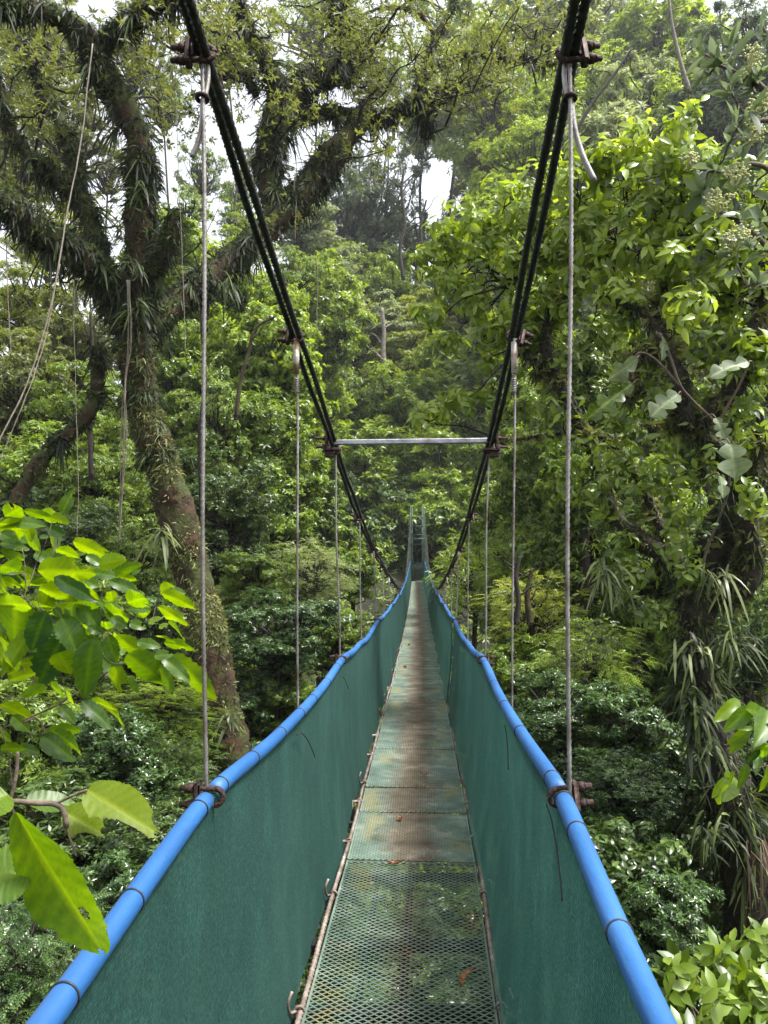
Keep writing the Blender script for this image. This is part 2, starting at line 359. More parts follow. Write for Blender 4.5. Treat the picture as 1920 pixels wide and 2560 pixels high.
HR = curve([(.6, -.655), (1.04, -.640), (1.88, -.588), (2.5, -.622), (3.23, -.655), (3.9, -.660), (4.71, -.648), (5.6, -.705), (6.6, -.755), (7.5, -.765), (8.47, -.757), (10.3, -.83), (12.2, -.842), (14, -.91), (15.9, -.90), (17.8, -.985), (19.7, -.955), (21.6, -1.0), (23.5, -.955), (25.5, -.975), (27.4, -.90), (29.5, -.90), (31.4, -.83), (35, -.80), (40, -.72), (45, -.62), (47.5, -.58)], .22)
CZ = curve([(.5, 1.66), (1.91, 1.275), (3.29, .915), (4.47, .655), (7.13, .196), (8.6, .0), (11.25, -.285), (14.4, -.565), (17, -.80), (19.9, -.93), (23, -1.0), (27, -.98), (31, -.80), (34.4, -.57), (39.8, .42), (46, 2.1)], 1.3)
HW = .4225; CW = .466; DW = .32

bridge = thing('suspension_bridge', 'narrow hanging footbridge with blue pipe handrails, green net sides and mesh deck', 'footbridge', (CX(2.), 2.0, float(DZ(2.)) - .1))
OFF = -np.array([float(CX(2.)), 2.0, float(DZ(2.)) - .1])
def bpart(mb, name, mat, smooth=True, of=None):
    o = mb.build(name, mat, of or bridge, smooth)
    if of is None: o.location = OFF
    return o
def line(ys, dx, zf, dz=0):
    ys = np.asarray(ys, float)
    return np.stack([CX(ys) + dx, ys, zf(ys) + dz], 1)
def adapt(a, b, s0, k):
    y = [a]
    while y[-1] < b: y.append(min(b, y[-1] + s0 + k * max(0, y[-1])))
    return np.array(y)

# main cables: two strands a side
HY = [1.89, 3.25, 4.66] + [6.55 + 1.93 * i for i in range(21)]
ys = adapt(-1.2, 46.2, .012, .006)
for sg in (-1, 1):
    for st in (-1, 1):
        mb = MB()
        p = line(ys, sg * CW, CZ)
        wob = .0045 * np.sin(ys * 2.1 + st + sg) + .003 * np.sin(ys * 5.3 + 2 * st)
        near = np.min(np.abs(ys[:, None] - np.array(HY)[None, :]), axis=1)
        gap = .0135 + .0045 * np.clip(near / .5, 0, 1)
        p[:, 0] += st * gap + wob * .4
        p[:, 2] += st * sg * .006 + wob
        tube(mb, p, .0135, 14, lobes=7, pitch=.11, depth=.11)
        bpart(mb, 'main_cable', M['cable'])

# hangers and clamps
def clamp_mesh(big=1.0):
    """U-bolt across the local x axis: bend at -x, studs toward +x; cable runs along y"""
    mb = MB()
    for z in (-.026, .026):
        tube(mb, [(-.012, 0, z), (.098, 0, z)], .0092, 10)
        tube(mb, [(-.012 + .1, 0, z), (.1, 0, z)], .0075, 8)
        tube(mb, [(.056, 0, z), (.074, 0, z)], .0165, 6)
        tube(mb, [(.076, 0, z), (.082, 0, z)], .0125, 8)
    a = np.linspace(math.pi / 2, 1.5 * math.pi, 12)
    tube(mb, np.stack([-.012 + .026 * np.cos(a), 0 * a, .026 * np.sin(a)], 1), .0092, 10)
    box(mb, (.044, 0, 0), (.010, .021, .046), bev=.006)
    box(mb, (.030, 0, 0), (.008, .014, .022), bev=.005)
    return mb.mesh('cable_clamp', M['rust'])
CLAMP = clamp_mesh()
def put_clamp(y, sg, x, z, slope, tilt=0, s=1.0, name='cable_clamp'):
    o = obj(name, CLAMP, bridge)
    rot = Matrix.Rotation(math.atan(slope), 4, 'X') @ Matrix.Rotation(math.pi if sg < 0 else 0, 4, 'Z') @ Matrix.Rotation(tilt, 4, 'Y')
    o.matrix_local = Matrix.Translation(Vector((x, y, z)) + Vector(OFF)) @ rot @ Matrix.Diagonal((s, s, s, 1))
    return o
for i, y in enumerate(HY):
    for sg in (-1, 1):
        odd = i % 2 == 0
        xc = float(CX(y)); zt = float(CZ(y)); sl = float(CZ(y + .1) - CZ(y - .1)) / .2
        zb = float(HR(y)) if odd else float(DZ(y)) - .05
        if zt - zb < .06 and odd: continue
        top = np.array([xc + sg * CW, y, zt - .03]); bot = np.array([xc + sg * (HW + .014 if odd else DW + .115), y, zb + (.0 if odd else 0)])
        bot[1] += R.normal() * .015
        n = 120 if i < 4 else 40
        mb = MB()
        u = np.linspace(0, 1, n)[:, None]; p = top * (1 - u) + bot * u
        p += .004 * np.sin(u * 7 + i) * np.array([1, 0, 0])
        rr = .0054 if i < 8 else .0068
        tube(mb, p, rr, 10 if i < 4 else 6, lobes=5 if i < 4 else 0, pitch=.09, depth=.14)
        if i == 0:
            # second leg of the loop and the loose tail under the ring
            tube(mb, spline([top + (sg * -.004, .012, .06), top + (-sg * .012, .012, -.02), top + (-sg * .006, .006, -.085)], 12), .0065, 8)
            if sg < 0: tp = [top + (0, .008, -.09), top + (-.002, .008, -.16), top + (-.012, .01, -.20), top + (-.026, .01, -.235)]
            else: tp = [top + (.004, .01, -.09), top + (.012, .01, -.16), top + (.032, .012, -.23), top + (.062, .014, -.295)]
            tube(mb, spline(tp, 24), .0075 if sg > 0 else .0068, 10)
        o = bpart(mb, 'hanger', M['rope'])
        m2 = MB()
        if i == 0:
            ring(m2, top + (0, .004, -.085), (0, .25, 1), .0135, .0062, 18, 8); bpart(m2, 'thimble_ring', M['rust'], of=o)
        elif i in (1, 4, 6):
            tube(m2, [top + (0, 0, .02), top + (0, 0, -.13)], .0135, 10, rough=.03)
            bpart(m2, 'hanger_sleeve', M['sleeve'], of=o)
            m3 = MB(); a = np.linspace(0, 16 * math.pi, 160)
            c = (bot - top) / np.linalg.norm(bot - top)
            tube(m3, top + c * (.15 + .06 * np.linspace(0, 1, 160))[:, None] + np.stack([.0095 * np.cos(a), .0095 * np.sin(a), 0 * a], 1), .0028, 5)
            bpart(m3, 'wire_wrapping', M['rope'], of=o)
        put_clamp(y, sg, xc + sg * CW, zt, sl, R.normal() * .12, .8)
        if odd: put_clamp(y + .0, sg, xc + sg * HW, zb + .002, float(HR(y + .1) - HR(y - .1)) / .2, R.normal() * .1, .76)

# spreader bar at the third hangers
y = 4.52; mb = MB(); xc = float(CX(y)); z = float(CZ(y))
box(mb, (xc, y - .02, z + .0), (CW - .008, .02, .0145), np.array(Matrix.Rotation(-.012, 3, 'Y')), bev=.004); bpart(mb, 'spreader_bar', M['galv'], False)
for sg in (-1, 1):
    mb = MB(); c = np.array([xc + sg * (CW + .004), y - .02, z])
    box(mb, c + (sg * .030, 0, 0), (.008, .03, .05), bev=.004)
    box(mb, c + (0, .0, -.047), (.05, .03, .008), bev=.003)
    for dz in (.02, -.032): tube(mb, [c + (sg * .02, .0, dz), c + (sg * .095, 0, dz)], .0085, 8); tube(mb, [c + (sg * .04, 0, dz), c + (sg * .055, 0, dz)], .015, 6)
    box(mb, c + (sg * .015, 0, -.075), (.028, .016, .018), bev=.005)
    bpart(mb, 'bar_bracket', M['rust'], False)

# blue handrail pipes, in lengths between the clamps
stops = [-.3] + [y for i, y in enumerate(HY) if i % 2 == 0] + [46.6]
for sg in (-1, 1):
    pipes = []
    for a, b in zip(stops[:-1], stops[1:]):
        mb = MB(); g1 = .035 if a > 0 else 0; g2 = .035 if a < 3 else .02
        yy = adapt(a + g1, b - g2, .05, .004); p = line(yy, sg * HW, HR)
        p[:, 0] += .004 * np.sin(yy * 3 + sg); p[:, 2] += .004 * np.sin(yy * 4.4)
        tube(mb, p, .0212, 20); pipes.append((b, bpart(mb, 'handrail_pipe', M['blue'])))
    mb = MB(); yy = adapt(-.3, 46.6, .03, .01); tube(mb, line(yy, sg * HW, HR), .0125, 8); bpart(mb, 'handrail_core', M['net'])
    for ty in ([.62, 1.14, 1.40, 1.80, 1.98, 2.32, 2.72, 3.10, 3.45, 3.95, 4.4, 4.95, 5.6, 6.3, 7.1, 7.9] if sg < 0 else [.9, 1.30, 1.68, 1.86, 2.05, 2.75, 3.3, 3.9, 4.5, 4.95, 5.7, 6.4, 7.2, 8.]):
        mb = MB(); c = line([ty], sg * HW, HR)[0]; c[2] += .004 * math.sin(ty * 4.4); c[0] += .004 * math.sin(ty * 3 + sg)
        ring(mb, c, (0.04, 1, .1 * R.normal()), .0222, .0019, 20, 6); bpart(mb, 'cable_tie', M['black'], of=next(q for e, q in pipes if ty < e))
# loose black tie tails hanging over the net
for sg, y0, dx, dy, dz in ((-1, 2.95, .10, .34, -.16), (-1, 4.35, .06, .36, -.13), (1, 2.0, -.085, -.30, -.10), (1, 3.15, -.06, -.28, -.11)):
    mb = MB(); f = .30; b0 = line([y0], sg * HW, HR)[0]
    k = lambda t: line([y0 + dy * t], sg * (HW - (HW - DW) * (abs(dz) * t ** 2 + .05) / .95 - .016), HR, dz * t ** 2 - .05)[0]
    tube(mb, spline([k(0), k(.3), k(.6), k(.85), k(1)], 20), .0022, 6); bpart(mb, 'tie_tail', M['black'])

# nets
def net(sg, y0, y1, off=0.0, hem=.05):
    mb = MB(); yy = adapt(y0, y1, .035, .006); rows = 22
    u = np.linspace(0, 1, rows)
    top = line(yy, sg * (HW - .004), HR, -.006)
    hx = (DW + hem) * sg
    bot = line(yy, hx, DZ, -.035)
    bot[:, 2] += .012 * np.sin(yy * 5.1) + .01 * np.sin(yy * 11.3); bot[:, 0] += .01 * np.sin(yy * 3.7 + sg)
    P = top[:, None, :] * (1 - u)[None, :, None] + bot[:, None, :] * u[None, :, None]
    w = np.sin(u * math.pi)[None, :]
    P[..., 0] += sg * w * (.018 + .010 * np.sin(yy * 2.3 + sg)[:, None] + .003 * np.sin(yy[:, None] * 6 + 5 * u[None, :])) - sg * off
    m, n = len(yy), rows
    i = np.arange(m - 1)[:, None] * n; j = np.arange(n - 1)[None, :]
    q = np.stack([i + j, i + j + 1, i + n + j + 1, i + n + j], -1).reshape(-1, 4)
    mb.add(P.reshape(-1, 3), None, q); bpart(mb, 'safety_net', M['net'])
net(-1, -.3, 46.8, 0, .056)
net(1, -.3, 8.85, .0, .018)
net(1, 8.55, 46.8, .022, .018)

# deck panels of expanded metal
def panel(Lp, tilt, name, hw=.0036, mat='deck'):
    mb = MB(); LW, SW = (.0291, .0235) if mat == 'deck' else (.0356, .0300)
    nx = int(round(2 * DW / LW)); ny = int(Lp / (SW / 2))
    X0 = -nx * LW / 2
    xs = X0 + np.arange(2 * nx + 1) * LW / 2
    ct, stt = math.cos(tilt), math.sin(tilt)
    for r in range(ny + 1):
        yc = -Lp / 2 + r * SW / 2
        zz = np.where((np.arange(2 * nx + 1) + r) % 2 == 0, -1, 1) * SW * .21
        a = np.stack([xs, yc + zz - hw * ct, np.full_like(xs, -hw * stt)], 1)
        b = np.stack([xs, yc + zz + hw * ct, np.full_like(xs, hw * stt)], 1)
        n_ = np.array([0, -stt, ct]) * .0009
        v = np.concatenate([a + n_, b + n_, a - n_, b - n_]); m = len(xs); k = np.arange(m - 1)
        q = np.concatenate([np.stack([k, k + 1, m + k + 1, m + k], 1), np.stack([2 * m + k, 3 * m + k, 3 * m + k + 1, 2 * m + k + 1], 1),
                            np.stack([k, 2 * m + k, 2 * m + k + 1, k + 1], 1), np.stack([m + k, m + k + 1, 3 * m + k + 1, 3 * m + k], 1)])
        mb.add(v, None, q)
    for sx in (-1, 1): box(mb, (sx * (DW + .004), 0, -.004), (.005, Lp / 2 - .003, .006), bev=.002)
    for sy in (-1, 1): box(mb, (0, sy * (Lp / 2 - .012), -.006), (DW + .002, .006, .004), bev=.001)
    return mb.mesh(name, M[mat], False)
joints = [.35, 2.12, 4.02, 4.80, 5.35, 6.5, 7.5] + [8.7 + 1.18 * i for i in range(33)] + [47.35]
pm = {}
for a, b in zip(joints[:-1], joints[1:]):
    key = (round(b - a, 2), a < 4.0)
    if key not in pm: pm[key] = panel(b - a + (.0 if a < 4 else -.034), *((-.14, 'deck_panel', .0042, 'decknear') if a < 4.0 else (1.02, 'deck_panel')))
    o = obj('deck_panel', pm[key], bridge)
    pa = line([a], 0, DZ)[0]; pb = line([b], 0, DZ)[0]; c = (pa + pb) / 2 + OFF
    yv = unit(pb - pa); xv = unit(np.cross(yv, [0, 0, 1])); zv = np.cross(xv, yv)
    rot = Matrix((xv, yv, zv)).transposed().to_4x4()
    o.matrix_local = Matrix.Translation(Vector(c)) @ rot @ Matrix.Rotation(R.normal() * .006 if a > 4 else 0, 4, 'Y') @ Matrix.Rotation(R.normal() * .004 if a > 4 else 0, 4, 'X')
# beams below
for y in [1.2, 2.0, 2.78, 3.25, 3.93] + [4.72 + 1.2 * i for i in range(34)]:
    mb = MB(); c = line([y], 0, DZ, -.045)[0]; box(mb, c, (DW + .10, .018 if y > 3.9 else .026, .018), bev=.003); bpart(mb, 'cross_beam', M['steel'], False)
mb = MB(); yy = adapt(.2, 47.3, .3, .02); tube(mb, line(yy, .0, DZ, -.05), .016, 6); tube(mb, line(yy, -.16, DZ, -.055), .009, 6); bpart(mb, 'keel_bar', M['steel'])
# deck edge ropes, their clips and hooks
for sg in (-1, 1):
    mb = MB(); yy = adapt(.2, 47.2, .01, .006); p = line(yy, sg * (DW + .024), DZ, .004)
    p[:, 0] += .004 * np.sin(yy * 3.3 + sg); p[:, 2] += .004 * np.sin(yy * 2.2)
    tube(mb, p, .0118, 14, lobes=6, pitch=.085, depth=.10); bpart(mb, 'deck_rope', M['edge'])
    for y in [1.9, 2.30, 2.72, 3.60, 4.35, 4.95, 5.5, 6.2, 7.0, 7.9, 8.9, 10, 11.2, 12.4, 13.8]:
        yy_ = y + R.normal() * .05
        mb = MB(); c = line([yy_], sg * (DW + .024), DZ, .004)[0]
        k = R.integers(0, 2)
        ring(mb, c, (0, 1, 0), .0165, .005, 14, 6)
        if k or y < 4:
            tube(mb, spline([c + (sg * .012, 0, .0), c + (sg * .03, -.03, .012), c + (sg * .034, -.05, .055), c + (sg * .022, -.035, .085)], 14), .0055, 7)
            tube(mb, spline([c + (sg * .010, .0, -.01), c + (sg * .028, .01, -.03), c + (sg * .05, .03, -.05)], 10), .0055, 7)
        else:
            box(mb, c + (sg * .012, 0, .006), (.028, .011, .003), bev=.001); box(mb, c + (sg * .042, 0, -.016), (.003, .011, .025), bev=.001)
        bpart(mb, 'rope_hook', M['edge'])

# far gate tower
tx, ty = float(CX(47.5)), 47.55
tz0 = -3.2
tower = thing('bridge_tower', 'green lattice steel gate tower at the far end of the footbridge', 'tower', (tx, ty, tz0))
def trod(a, b, r, name, mat='towerpaint', sides=6):
    mb = MB(); tube(mb, [a, b], r, sides); return mb.build(name, M[mat], tower)
H = 5.95
for sx in (-1, 1):
    mb = MB()
    for dy in (0, .55):
        for dx in (-.05, .05): tube(mb, [(sx * .36 + dx, dy, 0), (sx * .36 + dx, dy, H)], .024, 6)
    for k in range(16):
        z0 = .3 + k * .36
        for dy in (0, .55): tube(mb, [(sx * .36 - .07, dy, z0), (sx * .36 + .07, dy, z0 + .36)], .010, 5)
        tube(mb, [(sx * .36 + sx * .07, 0, z0), (sx * .36 + sx * .07, .55, z0 + .36)], .010, 5)
    mb.build('tower_leg', M['towerpaint'], tower)
for z in (3.68, 4.27, 4.80, 5.35): trod((-.36, -.03, z), (.36, -.03, z), .022, 'cross_bar')
for z in (3.72, 4.30, 4.84):
    for s in (-1, 1): trod((-.33 * s, -.02, z), (.33 * s, -.02, z + .5), .012, 'diagonal_brace')
trod((-.62, -.1, 4.02), (.62, -.1, 4.02), .03, 'tie_beam')
mb = MB()
for k in range(9): tube(mb, [(-.28 + k * .07, .3, 1.4), (-.28 + k * .07, .3, 2.5)], .009, 5)
for z in (1.42, 2.5): tube(mb, [(-.3, .3, z), (.3, .3, z)], .018, 6)
mb.build('gate', M['towerpaint'], tower)

# fallen leaves on the deck
def fallen(px, py, Y, ln, wd, ang, bend, label, tone=.5):
    mb = MB(); n = 12; u = np.linspace(0, 1, n)
    c = line([Y], 0, DZ, .012)[0]; w = wd * np.sin(np.clip(u * .96 + .03, 0, 1) * math.pi) ** .7
    x = bend * ln * (4 * u * (1 - u)); yv = (u - .5) * ln
    P = []
    for k, f in ((0, -1), (1, 0), (2, 1)): P.append(np.stack([x + f * w / 2, yv, (.012 * abs(f) * wd / .03 + .012 * np.abs(u - .5) * 2)], 1))
    P = np.stack(P, 1); ca, sa = math.cos(ang), math.sin(ang)
    P = np.stack([P[..., 0] * ca - P[..., 1] * sa, P[..., 0] * sa + P[..., 1] * ca, P[..., 2]], -1)
    i = np.arange(n - 1)[:, None] * 3; j = np.arange(2)[None, :]
    mb.add(P.reshape(-1, 3), None, np.stack([i + j, i + j + 1, i + 4 + j, i + 3 + j], -1).reshape(-1, 4), np.repeat(np.clip(tone + .3 * R.standard_normal(n), 0, 1), 3))
    o = mb.build('fallen_leaf', M['deckleaf']); tgt = at(px, py, Y); o.location = (float(tgt[0]), Y, float(DZ(Y)) + .008)
    tag(o, label, 'leaf', 'dead leaves on the bridge deck')
def deckY(py):
    for y in np.arange(1.2, 40, .01):
        if 1380 - F * float(DZ(y)) / y * -1 < 0: pass
        if 1380 + F * -float(DZ(y)) / y <= py: return y
for px, py, ln, wd, ang, bend, lab, tn in ((1172, 2425, .125, .024, -.45, -.18, 'long curled orange-brown dead leaf lying on the nearest open mesh panel', .75),
        (1000, 2040, .045, .03, .2, .05, 'small tan dead leaf standing on the brown middle of the deck', .8),
        (985, 2147, .075, .022, 1.5, .05, 'dark brown dead leaf lying crosswise at the seam of the first two panels', .35),
        (1060, 1932, .05, .02, 1.3, .1, 'reddish scrap of dead leaf by a panel seam beyond the tan leaf', .6),
        (1012, 1668, .09, .06, .6, .1, 'brown dead leaf far along the deck, about a third of the way over', .4),
        (1022, 1612, .10, .06, -.4, .1, 'farthest pale brown dead leaf on the deck, a small speck', .7)):
    fallen(px, py, deckY(py), ln, wd, ang, bend, lab, tn)
# ================================================================ GROUND
def T(x, y):
    x = np.asarray(x, float); y = np.asarray(y, float)
    b = np.interp(y, [-30, -6, -1, 3, 8, 15, 24, 33, 40, 45, 49, 60, 80, 110, 160, 260], [4, 0, -3.2, -5.6, -7.4, -9.6, -10.5, -8, -5.0, -2.6, -2.0, 2.0, 11, 24, 42, 60])
    rt = np.clip((x - 3) / 30, 0, 2); far = np.clip((y - 14) / 40, 0, 1.3)
    b = b + rt * far * 15 + np.clip(x - 2.2, 0, 14) * .18
    lf = np.clip((-x - 4) / 30, 0, 2)
    b = b - lf * np.clip((y - 45) / 50, 0, 1.5) * 9 + np.clip(-x - 3, 0, 25) * .10
    return b + .35 * np.sin(x * .7 + y * .3) + .25 * np.sin(y * .9 - x * .4)
M['soil'] = solid('leaf_litter_soil', [(.3, (.006, .006, .003)), (.5, (.016, .016, .007)), (.72, (.022, .034, .010))], 1.6, .95, 0, .8, 9, coord='Object')
mb = MB()
gx = np.concatenate([np.linspace(-260, -40, 14), np.linspace(-36, 36, 60), np.linspace(42, 260, 14)])
gy = np.concatenate([np.linspace(-40, -5, 10), np.linspace(-3, 64, 70), np.linspace(70, 270, 26)])
X, Y = np.meshgrid(gx, gy); Z = T(X, Y); nx_, ny_ = len(gx), len(gy)
i = np.arange(ny_ - 1)[:, None] * nx_; j = np.arange(nx_ - 1)[None, :]
mb.add(np.stack([X, Y, Z], -1).reshape(-1, 3), None, np.stack([i + j, i + j + 1, i + nx_ + j + 1, i + nx_ + j], -1).reshape(-1, 4))
g = mb.build('ground', M['soil']); tag(g, 'dark soil and leaf litter of the ravine under the jungle', 'ground', None, 'structure')

# ================================================================ CROWN KINDS (unit radius, shared by their copies)
def crown(seed, K, tips, n, L, W, style, elev=.5, droop=.3, res=1, rc=.24, flat=.75, low=-.45, core=.25, vr=.45, jit=.3, tiers=0):
    global R
    R = np.random.default_rng(seed)
    c = unit(R.standard_normal((K * 3, 3))); c = c[c[:, 2] > low][:K]
    rad = np.where(R.random(len(c)) < core, .25 + .3 * R.random(len(c)), .55 + .46 * R.random(len(c)))
    c = c * rad[:, None]
    if tiers: c[:, 2] = np.round(c[:, 2] * tiers) / tiers + .04 * R.standard_normal(len(c))
    mb = MB(); cb = R.random(len(c))
    t = unit(R.standard_normal((len(c), tips, 3)) + .55 * unit(c)[:, None, :] + np.array([0, 0, .45]))
    rcs = rc * (.45 + 1.05 * R.random((len(c), 1, 1)) ** 1.4)
    p = c[:, None, :] + t * rcs * (.5 + .5 * R.random((len(c), tips, 1)) + .55 * (R.random((len(c), tips, 1)) > .9)) * np.array([1, 1, flat])
    ax = unit(t + .5 * unit(c)[:, None, :] + np.array([0, 0, .5]) + .3 * R.standard_normal(t.shape))
    cv = np.clip(.28 + .34 * np.repeat(cb, tips) + .15 * R.standard_normal(len(c) * tips), 0, 1)
    p = p.reshape(-1, 3); ax = ax.reshape(-1, 3)
    if style == 'pin':
        ax = unit(ax * np.array([1, 1, .35]) + .25 * R.standard_normal(ax.shape))
        pinnates(mb, p, ax, n, L * 3.6, L, W, res, cv, vr, droop)
    else:
        rosettes(mb, p, ax, n, L, W, elev, droop, res, cv, vr, jit)
    lm = MB()
    for q in c:
        w = wiggle((q[0] * .12, q[1] * .12, min(-.55, q[2] - .35)), q, 6, .16)
        tube(lm, w, np.linspace(.028, .007, 6), 5, rough=.1)
        for _ in range(2):
            e = q + unit(R.standard_normal(3)) * rc * .8; tube(lm, wiggle(q, e, 4, .2), np.linspace(.007, .003, 4), 4)
    return mb.mesh('crown', None), lm.mesh('limbs', None)
PR = {
 'rose': [crown(11, 60, 22, 8, .120, .042, 'r', .45, .25, low=-.95), crown(12, 56, 24, 8, .110, .040, 'r', .35, .35, low=-.95)],
 'big': [crown(15, 44, 14, 8, .190, .062, 'r', .3, .3, 2, low=-.95, rc=.28)],
 'fine': [crown(21, 80, 40, 8, .064, .026, 'r', .5, .2, 0, .2, low=-.95), crown(22, 72, 44, 8, .060, .026, 'r', .3, .3, 0, .22, .6, low=-.95)],
 'broad': [crown(31, 50, 20, 6, .150, .068, 'r', -.15, .45, 2, .26, low=-.95), crown(32, 46, 22, 6, .140, .066, 'r', .05, .5, 2, .26, low=-.95)],
 'pin': [crown(41, 60, 18, 6, .070, .029, 'pin', 0, .5, 1, .25, low=-.9), crown(42, 64, 16, 7, .064, .026, 'pin', 0, .35, 1, .22, .5, low=-.9)],
 'tier': [crown(51, 80, 26, 8, .080, .032, 'r', .15, .45, 0, .26, .28, -.8, .2, tiers=3.4)],
 'loose': [crown(61, 62, 32, 6, .062, .023, 'r', .4, .3, 0, .2, .6, -.7, .3), crown(62, 54, 32, 7, .062, .022, 'r', .5, .2, 0, .2, .5, -.5, .2)],
 'weep': [crown(71, 60, 24, 7, .125, .036, 'r', -.55, .5, 1, .24, 1.1, low=-.95)],
}
R = np.random.default_rng(99)

def setmat(o, m):
    o.material_slots[0].link = 'OBJECT'; o.material_slots[0].material = m
for kk in PR.values():
    for a, b in kk:
        a.materials.append(M['mid']); b.materials.append(M['bark'])
NTREE = 0
JT, SH = 'jungle_tree', 'shrub'
def tree(name, cat, px, py, rpx, Y, kind, mat, label, asp=(1, 1, .85), group=None, bark='bark', trunk=True, rot=None, lean=0):
    """a tree or shrub: trunk rising from the ground under the crown, limbs and leafy crown"""
    global NTREE; NTREE += 1
    if name == JT and 800 < px < 1260 and py > 400:      # the hillside behind the far tower climbs in steps
        Y = float(np.interp(py, [400, 560, 690, 760, 860, 930, 1000, 1150, 1300], [100, 86, 79, 72, 65, 59, 56, 53, 50.5]))
    c = at(px, py, Y); r = rpx / F * Y
    gx_, gy_ = c[0] + R.normal() * .1 * r + lean * r, c[1] + .1 * r
    gz = float(T(gx_, gy_))
    if gz > c[2] - .5 * r: gz = c[2] - .5 * r
    root = thing(name, label, cat, (gx_, gy_, gz), group)
    k = PR[kind]; cm, lm = k[NTREE % len(k)]
    rz = R.random() * 6.28 if rot is None else rot
    o = np.array([gx_, gy_, gz])
    tiers_ = [(c - o, 1.0, kind)]
    low_ = c[2] - r * asp[2] * .7; step = 0
    clear = abs(gx_ - float(CX(min(gy_, 47)))) > 1.25 * r * asp[0] + .75 or gy_ > 50
    while low_ > gz + .25 * r and step < 3 and kind != 'loose' and clear and not (py < 350 and px < 1260):      # lower storeys of branches
        s_ = .95 - .06 * step; zc = low_ - .35 * r * s_
        tiers_.append((np.array([R.normal() * .35 * r, R.normal() * .3 * r + .15 * r, max(zc, gz + .25 * r) - gz]), s_, kind))
        low_ = zc - .55 * r * s_; step += 1
    for off, s_, kd in tiers_:
        cr = obj('crown', cm, root); li = obj('limbs', lm, root)
        for q in (cr, li):
            q.location = [float(v) for v in off]; q.rotation_euler = (R.normal() * .1 * (1 - step * 0), 0, rz + off[2]); q.scale = (r * asp[0] * s_, r * asp[1] * s_, r * asp[2] * s_)
        li.rotation_euler = cr.rotation_euler
        setmat(cr, M[mat]); setmat(li, M[bark])
    h = c[2] - .55 * r * asp[2] - gz
    tb = MB(); r0 = max(.02, min(.25, .03 * r + .008 * h)) * (.45 if kind == 'loose' and py < 560 else 1)
    if h > .1:
        tube(tb, spline(wiggle((0, 0, -.15), (c - o) - np.array([0, 0, .5 * r * asp[2]]), 5, .06), 12), np.linspace(r0, r0 * .6, 12), 8, rough=.05)
        tb.build('trunk', M[bark], root)
    return root
